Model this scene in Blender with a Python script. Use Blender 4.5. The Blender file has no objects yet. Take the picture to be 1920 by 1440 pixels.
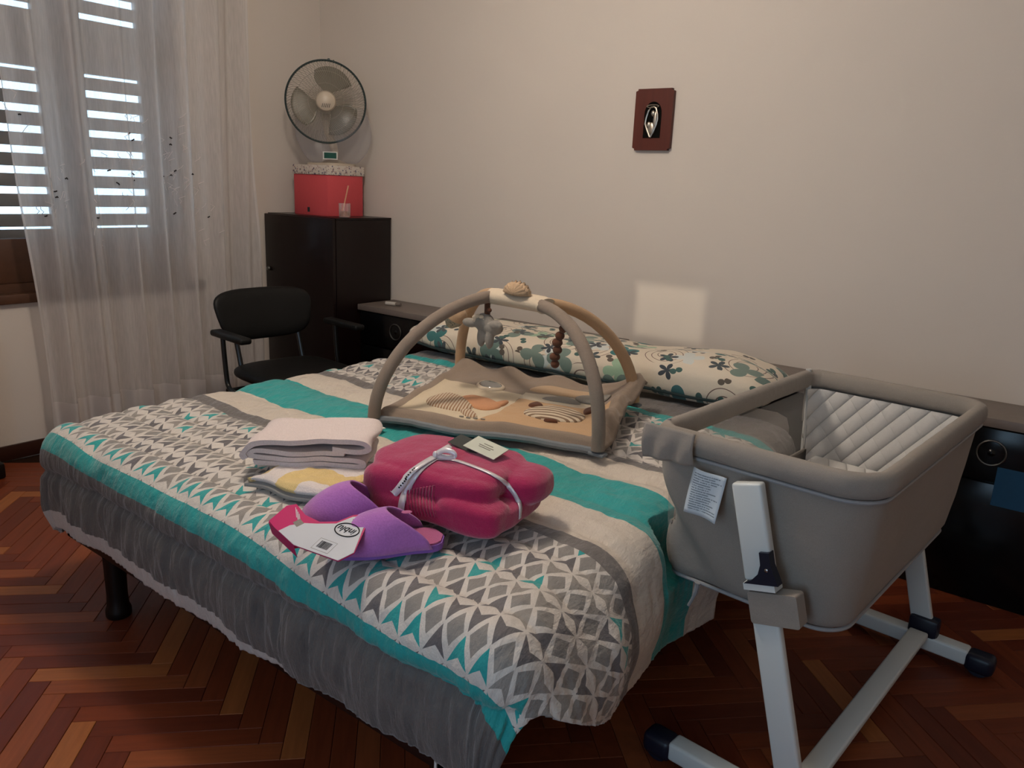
import bpy, bmesh, math, random
import numpy as np
from mathutils import Matrix, Vector, noise
random.seed(7)
S = bpy.context.scene
COL = S.collection
PI = math.pi

# ------------------------------------------------------------------ camera, world, lights, exposure
YAW, PITCH, ROLL, FPX, CAMZ = math.radians(36.755), math.radians(14.296), math.radians(-2.456), 1461.7, 1.3
_f = Vector((-math.sin(YAW) * math.cos(PITCH), math.cos(YAW) * math.cos(PITCH), -math.sin(PITCH)))
_r = Vector((math.cos(YAW), math.sin(YAW), 0))
_d = _f.cross(_r)
_r2 = math.cos(ROLL) * _r + math.sin(ROLL) * _d
_d2 = -math.sin(ROLL) * _r + math.cos(ROLL) * _d
cam = bpy.data.cameras.new('camera')
cam.sensor_width = 36.0
cam.lens = FPX / 1920 * 36
cam.clip_start = 0.02
camo = bpy.data.objects.new('camera', cam)
COL.objects.link(camo)
camo.matrix_world = Matrix(((_r2.x, -_d2.x, -_f.x, 0), (_r2.y, -_d2.y, -_f.y, 0), (_r2.z, -_d2.z, -_f.z, CAMZ), (0, 0, 0, 1)))
S.camera = camo

def project(p):
    v = Vector(p) - Vector((0, 0, CAMZ))
    z = v.dot(_f)
    if z < 0.05:
        return None
    return (v.dot(_r2) / z * FPX + 960, v.dot(_d2) / z * FPX + 720)

S.view_settings.view_transform = 'Standard'
S.view_settings.look = 'None'
S.view_settings.exposure = 0.0
S.view_settings.gamma = 1.0
S.view_settings.use_curve_mapping = False

W = bpy.data.worlds.new('sky')
S.world = W
W.use_nodes = True
W.node_tree.nodes['Background'].inputs[0].default_value = (0.50, 0.75, 1.0, 1)
W.node_tree.nodes['Background'].inputs[1].default_value = 3.9

def light(name, kind, loc, energy, color, target=None, **kw):
    l = bpy.data.lights.new(name, kind)
    l.energy = energy
    l.color = color
    for k, v in kw.items():
        setattr(l, k, v)
    o = bpy.data.objects.new(name, l)
    COL.objects.link(o)
    o.location = loc
    if target is not None:
        o.rotation_euler = (Vector(target) - Vector(loc)).to_track_quat('-Z', 'Y').to_euler()
    return o
# the room's ceiling lamp (above the bed, out of frame)
light('ceiling_lamp_light', 'POINT', (-1.68, 1.33, 2.42), 51, (1.0, 0.865, 0.73), shadow_soft_size=0.11)
# added spot for the sunlit wall patch, aimed through a made-up opening
PATCH = Vector((-1.483, 3.123, 0.815))
BEAM = Vector((0.465, -4.07, 1.22))
light('wall_patch_spot', 'SPOT', PATCH + BEAM * (12.2 / 4.07), 1450, (1.0, 0.86, 0.66), target=PATCH, spot_size=math.radians(2.7), spot_blend=0.0, shadow_soft_size=0.045)

# sky portals (sampling aids, no light of their own) in the glazed door and the shuttered window
for (loc, tgt, sx_, sy_) in (((-0.375, -1.0, 1.25), (-0.375, 1.0, 1.25), 0.85, 1.6), ((-3.83, 1.515, 1.56), (-1.0, 1.515, 1.56), 1.47, 1.65)):
    po = light('sky_portal', 'AREA', loc, 1, (1, 1, 1), target=tgt, shape='RECTANGLE', size=sx_, size_y=sy_)
    po.data.cycles.is_portal = True

# ------------------------------------------------------------------ node expression helper
def lin(c):
    out = []
    for v in c:
        v /= 255.0
        out.append(v / 12.92 if v <= 0.04045 else ((v + 0.055) / 1.055) ** 2.4)
    return (*out, 1.0)

class N:
    """a float socket with python operators that append Math nodes"""
    def __init__(s, nt, sock): s.nt, s.k = nt, sock
    def _m(s, op, *a):
        n = s.nt.nodes.new('ShaderNodeMath'); n.operation = op
        for i, v in enumerate((s,) + a):
            if isinstance(v, N): s.nt.links.new(v.k, n.inputs[i])
            else: n.inputs[i].default_value = v
        return N(s.nt, n.outputs[0])
    def __add__(s, o): return s._m('ADD', o)
    __radd__ = __add__
    def __sub__(s, o): return s._m('SUBTRACT', o)
    def __rsub__(s, o): return (s * -1.0) + o
    def __mul__(s, o): return s._m('MULTIPLY', o)
    __rmul__ = __mul__
    def __truediv__(s, o): return s._m('DIVIDE', o)
    def lt(s, o): return s._m('LESS_THAN', o)
    def gt(s, o): return s._m('GREATER_THAN', o)
    def abs(s): return s._m('ABSOLUTE')
    def floor(s): return s._m('FLOOR')
    def fract(s): return s._m('FRACT')
    def sin(s): return s._m('SINE')
    def cos(s): return s._m('COSINE')
    def sqrt(s): return s._m('SQRT')
    def mod(s, o): return s._m('FLOORED_MODULO', o)
    def atan2(s, o): return s._m('ARCTAN2', o)
    def max(s, o): return s._m('MAXIMUM', o)
    def min(s, o): return s._m('MINIMUM', o)
    def between(s, a, b): return s.gt(a) * s.lt(b)

class M:
    """a material under construction"""
    def __init__(s, name, color=(128, 128, 128), rough=0.8, spec=0.3, metal=0.0, sheen=0.0):
        s.m = bpy.data.materials.new(name); s.m.use_nodes = True
        s.nt = s.m.node_tree
        s.b = s.nt.nodes['Principled BSDF']
        s.b.inputs['Base Color'].default_value = lin(color)
        s.b.inputs['Roughness'].default_value = rough
        s.b.inputs['Specular IOR Level'].default_value = spec
        s.b.inputs['Metallic'].default_value = metal
        if sheen: s.b.inputs['Sheen Weight'].default_value = sheen
        s.col = None
    def node(s, t, **kw):
        n = s.nt.nodes.new(t)
        for k, v in kw.items(): setattr(n, k, v)
        return n
    def link(s, a, b): s.nt.links.new(a, b)
    def uv(s):
        n = s.node('ShaderNodeUVMap'); x = s.node('ShaderNodeSeparateXYZ'); s.link(n.outputs[0], x.inputs[0])
        s.uvo = n.outputs[0]
        return N(s.nt, x.outputs[0]), N(s.nt, x.outputs[1])
    def obj(s):
        n = s.node('ShaderNodeTexCoord'); x = s.node('ShaderNodeSeparateXYZ'); s.link(n.outputs['Object'], x.inputs[0])
        s.uvo = n.outputs['Object']
        return [N(s.nt, x.outputs[i]) for i in range(3)]
    def vec(s, x, y, z=0.0):
        c = s.node('ShaderNodeCombineXYZ')
        for i, v in enumerate((x, y, z)):
            if isinstance(v, N): s.link(v.k, c.inputs[i])
            else: c.inputs[i].default_value = v
        return c.outputs[0]
    def noise(s, vec=None, scale=5.0, detail=3.0, rough=0.5):
        n = s.node('ShaderNodeTexNoise'); n.inputs['Scale'].default_value = scale; n.inputs['Detail'].default_value = detail
        n.inputs['Roughness'].default_value = rough
        if vec is not None: s.link(vec, n.inputs['Vector'])
        else:
            t = s.node('ShaderNodeTexCoord'); s.link(t.outputs['Object'], n.inputs['Vector'])
        return N(s.nt, n.outputs[0])
    def hash(s, x, y):
        n = s.node('ShaderNodeTexWhiteNoise', noise_dimensions='2D'); s.link(s.vec(x, y), n.inputs['Vector'])
        return N(s.nt, n.outputs['Value'])
    def base(s, color): s.col = ('c', lin(color))
    def over(s, mask, color):
        mx = s.node('ShaderNodeMix', data_type='RGBA')
        if isinstance(mask, N): s.link(mask.k, mx.inputs[0])
        else: mx.inputs[0].default_value = mask
        if s.col[0] == 'c': mx.inputs[6].default_value = s.col[1]
        else: s.link(s.col[1], mx.inputs[6])
        if isinstance(color, tuple): mx.inputs[7].default_value = lin(color)
        else: s.link(color, mx.inputs[7])
        s.col = ('s', mx.outputs[2])
    def shade(s, val):          # multiply colour by a scalar field (cloth grain, wood grain)
        mx = s.node('ShaderNodeMix', data_type='RGBA', blend_type='MULTIPLY'); mx.inputs[0].default_value = 1.0
        if s.col[0] == 'c': mx.inputs[6].default_value = s.col[1]
        else: s.link(s.col[1], mx.inputs[6])
        c = s.node('ShaderNodeCombineColor')
        for i in range(3): s.link(val.k, c.inputs[i])
        s.link(c.outputs[0], mx.inputs[7]); s.col = ('s', mx.outputs[2])
    def bump(s, h, strength=0.3, dist=0.01):
        b = s.node('ShaderNodeBump'); b.inputs['Strength'].default_value = strength; b.inputs['Distance'].default_value = dist
        s.link(h.k, b.inputs['Height'])
        if getattr(s, '_bn', None): s.link(s._bn, b.inputs['Normal'])
        s._bn = b.outputs[0]
        s.link(b.outputs[0], s.b.inputs['Normal'])
    def done(s):
        if s.col:
            if s.col[0] == 'c': s.b.inputs['Base Color'].default_value = s.col[1]
            else: s.link(s.col[1], s.b.inputs['Base Color'])
        return s.m

def plain(name, color, rough=0.7, spec=0.3, metal=0.0, nscale=0, nstr=0.2, ndist=0.004, vary=0.0, sheen=0.0):
    m = M(name, color, rough, spec, metal, sheen)
    if nscale:
        n = m.noise(scale=nscale, detail=4)
        m.bump(n, nstr, ndist)
        if vary:
            m.base(color); m.shade(n * (2 * vary) + (1 - vary))
    return m.done()

def cloth(name, color, weave=420, rough=0.95, sheen=0.15, vary=0.12, wr=14, wrs=0.35):
    m = M(name, color, rough, 0.1, 0, sheen)
    a = m.noise(scale=weave, detail=2); b = m.noise(scale=wr, detail=4)
    m.base(color); m.shade(a * (2 * vary) + (1 - vary))
    m.bump(b, wrs, 0.012); m.bump(a, 0.25, 0.002)
    return m.done()

# ------------------------------------------------------------------ geometry helpers
class G:
    def __init__(s, T=None): s.V, s.F, s.T = [], [], T
    def add(s, V, F, T=None):
        o = len(s.V)
        for v in V:
            v = Vector(v)
            if T is not None: v = T @ v
            if s.T is not None: v = s.T @ v
            s.V.append(tuple(v))
        s.F += [tuple(i + o for i in f) for f in F]
        return s
    def box(s, c, d, bev=0.0, rot=None, seg=2):
        bm = bmesh.new(); bmesh.ops.create_cube(bm, size=1.0)
        for v in bm.verts: v.co = Vector((v.co.x * d[0], v.co.y * d[1], v.co.z * d[2]))
        if bev > 0: bmesh.ops.bevel(bm, geom=list(bm.edges), offset=bev, segments=seg, profile=0.5, affect='EDGES')
        T = Matrix.Translation(c)
        if rot is not None: T = T @ rot
        bm.verts.index_update()
        V = [v.co.copy() for v in bm.verts]; F = [[v.index for v in f.verts] for f in bm.faces]; bm.free()
        return s.add(V, F, T)
    def b2(s, lo, hi, bev=0.0):
        return s.box([(a + b) / 2 for a, b in zip(lo, hi)], [b - a for a, b in zip(lo, hi)], bev)
    def tube(s, P, r, n=12, closed=False, cap=True, flat=1.0):
        P = [Vector(p) for p in P]; m = len(P); V = []; F = []
        up = None
        for i, p in enumerate(P):
            if closed: t = P[(i + 1) % m] - P[i - 1]
            else: t = P[min(i + 1, m - 1)] - P[max(i - 1, 0)]
            t.normalize()
            if up is None:
                up = Vector((0, 0, 1)) if abs(t.z) < 0.9 else Vector((1, 0, 0))
            x = t.cross(up)
            if x.length < 1e-5: x = t.cross(Vector((1, 0, 0.1)))
            x.normalize(); up = x.cross(t)
            rr = r[i] if isinstance(r, (list, tuple)) else r
            for k in range(n):
                a = 2 * PI * k / n
                V.append(p + x * (math.cos(a) * rr * flat) + up * (math.sin(a) * rr))
        L = m if closed else m - 1
        for i in range(L):
            j = (i + 1) % m
            for k in range(n):
                F.append((i * n + k, i * n + (k + 1) % n, j * n + (k + 1) % n, j * n + k))
        if cap and not closed:
            F.append(tuple(range(n))[::-1]); F.append(tuple((m - 1) * n + k for k in range(n)))
        return s.add(V, F)
    def lathe(s, prof, n=32, T=None, capb=True, capt=True):
        V = []; F = []
        for r, z in prof:
            for k in range(n):
                a = 2 * PI * k / n; V.append((r * math.cos(a), r * math.sin(a), z))
        for i in range(len(prof) - 1):
            for k in range(n):
                F.append((i * n + k, i * n + (k + 1) % n, (i + 1) * n + (k + 1) % n, (i + 1) * n + k))
        if capb: F.append(tuple(range(n))[::-1])
        if capt: F.append(tuple((len(prof) - 1) * n + k for k in range(n)))
        return s.add(V, F, T)
    def ell(s, c, r, T=None, n=20, m=12, pw=1.0):
        V = []; F = []
        sg = lambda v: math.copysign(abs(v) ** pw, v)
        for i in range(m + 1):
            ph = -PI / 2 + PI * i / m
            for k in range(n):
                a = 2 * PI * k / n
                V.append((c[0] + r[0] * sg(math.cos(ph)) * sg(math.cos(a)), c[1] + r[1] * sg(math.cos(ph)) * sg(math.sin(a)), c[2] + r[2] * sg(math.sin(ph))))
        for i in range(m):
            for k in range(n):
                F.append((i * n + k, i * n + (k + 1) % n, (i + 1) * n + (k + 1) % n, (i + 1) * n + k))
        return s.add(V, F, T)
    def prism(s, poly, z0, z1, T=None):
        n = len(poly)
        V = [(x, y, z0) for x, y in poly] + [(x, y, z1) for x, y in poly]
        F = [tuple(range(n))[::-1], tuple(range(n, 2 * n))] + [(i, (i + 1) % n, n + (i + 1) % n, n + i) for i in range(n)]
        return s.add(V, F, T)
    def grid(s, fn, nu, nv):
        V = [fn(i / nu, j / nv) for j in range(nv + 1) for i in range(nu + 1)]
        F = [(j * (nu + 1) + i, j * (nu + 1) + i + 1, (j + 1) * (nu + 1) + i + 1, (j + 1) * (nu + 1) + i) for j in range(nv) for i in range(nu)]
        return s.add(V, F)
    def obj(s, name, mat, parent=None, smooth=35, uv=None, mods=()):
        me = bpy.data.meshes.new(name)
        me.from_pydata([tuple(v) for v in s.V], [], s.F)
        if uv is not None:
            u = me.uv_layers.new(name='UVMap')
            idx = np.empty(len(me.loops), dtype=np.int32); me.loops.foreach_get('vertex_index', idx)
            u.data.foreach_set('uv', np.asarray(uv, dtype=np.float32)[idx].ravel())
        bm = bmesh.new(); bm.from_mesh(me); bmesh.ops.recalc_face_normals(bm, faces=bm.faces); bm.to_mesh(me); bm.free()
        if smooth:
            me.polygons.foreach_set('use_smooth', [True] * len(me.polygons))
            if smooth < 180: me.set_sharp_from_angle(angle=math.radians(smooth))
        me.materials.append(mat)
        o = bpy.data.objects.new(name, me); COL.objects.link(o)
        if parent is not None: adopt(o, parent)
        for kind, kw in mods:
            md = o.modifiers.new(kind.lower(), kind)
            for k, v in kw.items(): setattr(md, k, v)
        return o

def adopt(o, parent):
    o.parent = parent
    o.matrix_parent_inverse = parent.matrix_basis.inverted()

def tag(o, label=None, cat=None, group=None, kind=None):
    for k, v in (('label', label), ('category', cat), ('group', group), ('kind', kind)):
        if v: o[k] = v
    return o

def thing(name, loc, label, cat, group=None):
    o = bpy.data.objects.new(name, None); COL.objects.link(o)
    o.location = loc; o.empty_display_size = 0.05
    o.matrix_basis = Matrix.Translation(loc)
    return tag(o, label, cat, group)

def catmull(P, n=10, closed=False):
    P = [Vector(p) for p in P]; m = len(P); out = []
    rng = range(m) if closed else range(m - 1)
    for i in rng:
        p0 = P[(i - 1) % m] if closed else P[max(i - 1, 0)]
        p1, p2 = P[i], P[(i + 1) % m]
        p3 = P[(i + 2) % m] if closed else P[min(i + 2, m - 1)]
        for k in range(n):
            t = k / n
            out.append(0.5 * ((2 * p1) + (p2 - p0) * t + (2 * p0 - 5 * p1 + 4 * p2 - p3) * t * t + (3 * p1 - p0 - 3 * p2 + p3) * t ** 3))
    if not closed: out.append(P[-1])
    return out

def rrect(x0, x1, y0, y1, r, n=6):
    rs = r if isinstance(r, (list, tuple)) else [r] * 4
    P = []
    for (cx, cy, a0, rr) in ((x1 - rs[0], y0 + rs[0], -90, rs[0]), (x1 - rs[1], y1 - rs[1], 0, rs[1]), (x0 + rs[2], y1 - rs[2], 90, rs[2]), (x0 + rs[3], y0 + rs[3], 180, rs[3])):
        for k in range(n + 1):
            a = math.radians(a0 + 90 * k / n); P.append((cx + rr * math.cos(a), cy + rr * math.sin(a)))
    return P

def sstep(a, b, x):
    t = min(1, max(0, (x - a) / (b - a))); return t * t * (3 - 2 * t)
def fbm(x, y, z=0.0, o=3):
    return noise.fractal(Vector((x, y, z)), 1.0, 2.0, o)

# ------------------------------------------------------------------ materials of the setting
m_wall = M('painted_plaster', (190, 180, 171), 0.9, 0.15)
_n = m_wall.noise(scale=70, detail=5); _n2 = m_wall.noise(scale=2.2, detail=3)
m_wall.base((212, 203, 194)); m_wall.shade(_n2 * 0.06 + 0.97); m_wall.bump(_n, 0.10, 0.004)
m_wall = m_wall.done()
m_ceil = plain('ceiling_paint', (234, 231, 226), 0.95, 0.1, nscale=40, nstr=0.05)
m_base = plain('baseboard_wood', (52, 26, 18), 0.4, 0.4, nscale=18, nstr=0.05, vary=0.2)
m_winwood = plain('window_wood', (78, 50, 34), 0.5, 0.35, nscale=22, nstr=0.08, vary=0.25)
m_shut = plain('shutter_paint', (150, 146, 142), 0.7, 0.2, nscale=30, nstr=0.05)

def parquet(name, island):
    m = M(name, (118, 62, 36), 0.42, 0.22)
    if island:
        g = m.node('ShaderNodeNewGeometry'); rnd = N(m.nt, g.outputs['Random Per Island'])
        x, y, z = m.obj(); v = m.vec(x * 30.0, y * 30.0, rnd * 50.0)
        gr = m.noise(v, 1.0, 4, 0.6)
    else:
        oi = m.node('ShaderNodeObjectInfo'); rnd = N(m.nt, oi.outputs['Random'])
        x, y, z = m.obj(); v = m.vec(x * 6.0, y * 70.0, rnd * 50.0)
        gr = m.noise(v, 1.0, 4, 0.6)
    m.base((114, 54, 31))
    m.over(rnd.lt(0.28), (98, 44, 27))
    m.over(rnd.gt(0.86), (150, 90, 50))
    m.over(rnd.between(0.40, 0.55), (134, 72, 42))
    m.shade(gr * 0.7 + 0.65)
    m.bump(gr, 0.06, 0.002)
    return m.done()
m_plank, m_plank_far = parquet('oak_parquet', False), parquet('oak_parquet_field', True)
m_sub = plain('subfloor', (40, 24, 16), 0.9, 0.1, nscale=30)

# ------------------------------------------------------------------ the room shell
XL, XR, YF, YB, ZC = -3.80, 1.25, -0.95, 3.123, 2.70
def struct(g, name, mat, parent=None, **kw):
    o = g.obj(name, mat, parent, **kw)
    if parent is None: o['kind'] = 'structure'
    return o

floor = struct(G().b2((XL - 0.2, YF - 0.2, -0.12), (XR + 0.2, YB + 0.2, -0.0075)), 'floor', m_sub, smooth=0)
# herringbone parquet
PW, PLn = 0.057, 0.342
ea, eb = Vector((1, 1, 0)).normalized(), Vector((1, -1, 0)).normalized()
org = Vector((-1.829, 0.717, 0))
planks = []
for k in range(-90, 90):
    for j in range(-14, 15):
        a0, b0 = k * PW + j * PLn, k * PW - j * PLn
        for (a, b, da, db, ang) in ((a0, b0, PLn, PW, PI / 4), (a0 + PLn, b0 + PW - PLn, PW, PLn, -PI / 4)):
            c = org + ea * (a + da / 2) + eb * (b + db / 2)
            if XL + 0.02 < c.x < XR - 0.02 and YF + 0.02 < c.y < YB - 0.02:
                planks.append((c, ang))
def plank_geo(g, T=None):
    l, w, b, t = PLn / 2 - 0.0005, PW / 2 - 0.0005, 0.0012, 0.008
    V = [(-l, -w, -t), (l, -w, -t), (l, w, -t), (-l, w, -t), (-l, -w, -b), (l, -w, -b), (l, w, -b), (-l, w, -b),
         (-l + b, -w + b, 0), (l - b, -w + b, 0), (l - b, w - b, 0), (-l + b, w - b, 0)]
    F = [(0, 3, 2, 1), (8, 9, 10, 11)]
    for i in range(4):
        j = (i + 1) % 4
        F += [(i, j, 4 + j, 4 + i), (4 + i, 4 + j, 8 + j, 8 + i)]
    return g.add(V, F, T)
def inframe(c):
    q = project(c)
    if q is None or not (-60 < q[0] < 1980 and 500 < q[1] < 1530): return False
    if -2.3 < c.x < -0.75 and 1.15 < c.y < 2.85: return False          # under the bed
    return True
vis = sorted([p for p in planks if inframe(p[0])], key=lambda p: p[0].length)[:300]
vset = set(id(p) for p in vis)
first = None
for c, ang in vis:
    T = Matrix.Translation((c.x, c.y, random.uniform(-0.0004, 0.0004))) @ Matrix.Rotation(ang, 4, 'Z')
    if first is None:
        first = plank_geo(G()).obj('plank', m_plank, smooth=0); o = first
    else:
        o = first.copy(); COL.objects.link(o)
    o.matrix_basis = T; o.parent = floor
gf = G()
for p in planks:
    if id(p) not in vset:
        plank_geo(gf, Matrix.Translation((p[0].x, p[0].y, random.uniform(-0.0004, 0.0004))) @ Matrix.Rotation(p[1], 4, 'Z'))
tag(gf.obj('plank_field', m_plank_far, floor, smooth=0), kind='stuff')

struct(G().b2((XL - 0.2, YB, -0.0075), (XR + 0.2, YB + 0.15, ZC)), 'wall_back', m_wall, smooth=0)
struct(G().b2((XR, YF, -0.0075), (XR + 0.15, YB, ZC)), 'wall_right', m_wall, smooth=0)
struct(G().b2((XL - 0.2, YF - 0.15, ZC), (XR + 0.2, YB + 0.15, ZC + 0.12)), 'ceiling', m_ceil, smooth=0)
def wall_holes(plane, a0, a1, z0, z1, holes, t0, t1):
    """wall along axis a (y for the left wall, x for the front wall) with rectangular openings"""
    g = G(); aa = sorted({a0, a1, *[h[0] for h in holes], *[h[1] for h in holes]}); zz = sorted({z0, z1, *[h[2] for h in holes], *[h[3] for h in holes]})
    for i in range(len(aa) - 1):
        for j in range(len(zz) - 1):
            ca, cz = (aa[i] + aa[i + 1]) / 2, (zz[j] + zz[j + 1]) / 2
            if any(h[0] < ca < h[1] and h[2] < cz < h[3] for h in holes): continue
            if plane == 'x': g.b2((t0, aa[i], zz[j]), (t1, aa[i + 1], zz[j + 1]))
            else: g.b2((aa[i], t0, zz[j]), (aa[i + 1], t1, zz[j + 1]))
    return g
WY0, WY1, WZ0, WZ1 = 0.78, 2.25, 0.735, 2.38
struct(wall_holes('x', YF, YB, -0.0075, ZC, [(WY0, WY1, WZ0, WZ1)], XL - 0.2, XL), 'wall_left', m_wall, smooth=0)
bw = PATCH + BEAM * (4.073 / 4.07)        # where the beam crosses the front wall
hw, hh = 0.117, 0.103
DX0, DX1 = -0.80, 0.05
struct(wall_holes('y', XL, XR, -0.0075, ZC, [(bw.x - hw, bw.x + hw, bw.z - hh, bw.z + hh), (DX0, DX1, 0.45, 2.05)], YF - 0.15, YF), 'wall_front', m_wall, smooth=0)
struct(G().b2((XL, YF, 0.0), (XL + 0.014, YB, 0.068), 0.003), 'baseboard_left', m_base)
struct(G().b2((XL + 0.014, YB - 0.014, 0.0), (XR, YB, 0.068), 0.003), 'baseboard_back', m_base)

# shuttered window on the left wall
win = struct(G().b2((XL - 0.10, WY0, WZ0), (XL - 0.04, WY0 + 0.06, WZ1)).b2((XL - 0.10, WY1 - 0.06, WZ0), (XL - 0.04, WY1, WZ1))
             .b2((XL - 0.10, WY0 + 0.06, WZ1 - 0.06), (XL - 0.04, WY1 - 0.06, WZ1)).b2((XL - 0.10, WY0 + 0.06, WZ0), (XL - 0.04, WY1 - 0.06, WZ0 + 0.05)), 'window_1', m_winwood, smooth=30)
G().b2((XL - 0.035, WY0 - 0.06, WZ0 - 0.03), (XL + 0.03, WY1 + 0.06, WZ0 + 0.012), 0.004).obj('window_sill', m_winwood, win)
G().b2((XL - 0.09, WY0 + 0.06, WZ0 + 0.05), (XL - 0.05, WY1 - 0.06, WZ0 + 0.245), 0.004).obj('bottom_rail', m_winwood, win)
for y in (WY0 + 0.51, WY0 + 0.98):
    G().b2((XL - 0.09, y - 0.022, WZ0 + 0.245), (XL - 0.05, y + 0.022, WZ1 - 0.06), 0.004).obj('mullion', m_winwood, win)
mg = M('window_glass', (255, 255, 255), 0.0)
mg.b.inputs['Transmission Weight'].default_value = 1.0; mg.b.inputs['IOR'].default_value = 1.02
m_glass = mg.done()
for i in range(3):
    ys = [WY0 + 0.06, WY0 + 0.488, WY0 + 0.532, WY0 + 0.958, WY0 + 1.002, WY1 - 0.06][2 * i:2 * i + 2]
    G().b2((XL - 0.073, ys[0], WZ0 + 0.245), (XL - 0.067, ys[1], WZ1 - 0.06)).obj('pane', m_glass, win, smooth=0)
SLZ = [1.052 + 0.0895 * k for k in range(8)] + [2.014 + 0.0895 * k for k in range(4)]
for i in range(3):
    y0 = 0.82 + 0.47 * i
    g = G().b2((XL - 0.19, y0, 0.76), (XL - 0.155, y0 + 0.10, 2.36)).b2((XL - 0.19, y0 + 0.37, 0.76), (XL - 0.155, y0 + 0.465, 2.36))
    g.b2((XL - 0.19, y0 + 0.10, 0.76), (XL - 0.155, y0 + 0.37, 1.012)).b2((XL - 0.19, y0 + 0.10, 1.722), (XL - 0.155, y0 + 0.37, 1.958))
    leaf = g.obj('shutter_leaf', m_shut, win, smooth=0)
    for z in SLZ:
        G().box((XL - 0.172, y0 + 0.235, z), (0.010, 0.27, 0.058), 0.003, Matrix.Rotation(math.radians(-5), 4, 'Y')).obj('slat', m_shut, leaf)

# added frame round the opening cut for the wall-patch beam, and glazed door
g = G()
for (lo, hi) in (((bw.x - hw - 0.05, YF, bw.z - hh - 0.05), (bw.x - hw, YF + 0.02, bw.z + hh + 0.05)), ((bw.x + hw, YF, bw.z - hh - 0.05), (bw.x + hw + 0.05, YF + 0.02, bw.z + hh + 0.05)),
                 ((bw.x - hw, YF, bw.z + hh), (bw.x + hw, YF + 0.02, bw.z + hh + 0.05)), ((bw.x - hw, YF, bw.z - hh - 0.05), (bw.x + hw, YF + 0.02, bw.z - hh))): g.b2(lo, hi)
struct(g, 'beam_opening_frame', m_winwood, smooth=0)
g = G()
for (lo, hi) in (((DX0 - 0.1, YF, 0.0), (DX0, YF + 0.02, 2.15)), ((DX1, YF, 0.0), (DX1 + 0.1, YF + 0.02, 2.15)), ((DX0, YF, 2.05), (DX1, YF + 0.02, 2.15)), ((DX0, YF, 0.0), (DX1, YF + 0.02, 0.45))): g.b2(lo, hi)
struct(g, 'door_1', m_winwood, smooth=0)

# ------------------------------------------------------------------ sheer curtain
def sheer(name, color, opac):
    m = M(name, color, 0.9, 0.0)
    nt = m.nt; out = nt.nodes['Material Output']
    d = m.node('ShaderNodeBsdfDiffuse'); t = m.node('ShaderNodeBsdfTranslucent'); tr = m.node('ShaderNodeBsdfTransparent')
    for n in (d, t): n.inputs[0].default_value = lin(color)
    a = m.node('ShaderNodeMixShader'); a.inputs[0].default_value = 0.4; m.link(d.outputs[0], a.inputs[1]); m.link(t.outputs[0], a.inputs[2])
    b = m.node('ShaderNodeMixShader'); m.link(tr.outputs[0], b.inputs[1]); m.link(a.outputs[0], b.inputs[2])
    if isinstance(opac, float): b.inputs[0].default_value = opac
    else: m.link(opac(m).k, b.inputs[0])
    m.link(b.outputs[0], out.inputs['Surface'])
    nt.nodes.remove(m.b)
    return m.m
def weave(m):
    x, y, z = m.obj()
    n = m.noise(m.vec(x * 40.0, y * 260.0, z * 14.0), 1.0, 3)
    return (n * 0.24 + 0.48).min(0.95)
m_voile = sheer('white_voile', (226, 222, 220), weave)
m_hem = sheer('voile_hem', (226, 222, 220), 0.80)
CX, CZ0, CZ1 = -3.665, 0.03, 2.62
def fold(y, z):
    k = 0.55 + 0.45 * sstep(2.6, 0.2, z)
    s = y + 0.02 * math.sin(z * 1.3 + y * 3)
    return 0.040 * (math.sin(s * 38 + 0.8 * math.sin(s * 9)) + 0.5 * math.sin(s * 83 + 1.7) * k + 0.35 * fbm(s * 7, z * 0.5, 3.0))
def curt(u, v, off=0.0):
    z = CZ0 + (CZ1 - CZ0) * v
    yl = 1.455 - 0.05 * sstep(0.1, 1.9, z) + 0.012 * math.sin(z * 3)
    yr = 2.565 - 0.03 * sstep(0.0, 2.2, z) + 0.008 * math.sin(z * 2.2 + 1)
    y = yl + (yr - yl) * u
    return Vector((CX + fold(y, z) + off, y, z))
cur = thing('sheer_curtain', (CX, 2.0, 0.0), 'white sheer voile curtain hanging in folds over the shuttered window', 'curtain')
G().grid(curt, 330, 44).obj('voile', m_voile, cur, smooth=180)
v1 = 0.255 / (CZ1 - CZ0)
G().grid(lambda u, v: curt(u, v * 0.088, 0.004), 330, 5).obj('hem_band', m_hem, cur, smooth=180)
g = G()
for (a, b) in ((0.0, 0.008), (0.992, 1.0)):
    g.grid(lambda u, v: curt(a + (b - a) * u, v, 0.003), 2, 44)
g.obj('side_hem', m_hem, cur, smooth=180)
m_thread = plain('embroidery_thread', (50, 46, 46), 0.8, 0.1, nscale=300)
m_lace = plain('pale_embroidery', (214, 206, 204), 0.9, 0.1, nscale=300)
gd, gl = G(), G()
rr = random.Random(4)
spots = [(1.911, 1.457), (1.93, 1.43), (2.102, 1.45), (2.10, 1.423), (2.11, 1.30), (2.095, 1.28), (1.832, 1.232), (1.80, 1.29), (1.564, 1.191), (1.57, 1.17), (2.216, 1.023), (2.063, 1.25), (1.90, 1.28), (1.915, 1.25), (2.06, 1.27), (2.20, 1.27), (1.72, 1.08), (1.50, 1.09), (2.10, 1.10), (2.17, 1.29), (1.62, 1.25), (2.28, 1.08), (1.46, 1.50)]
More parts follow.
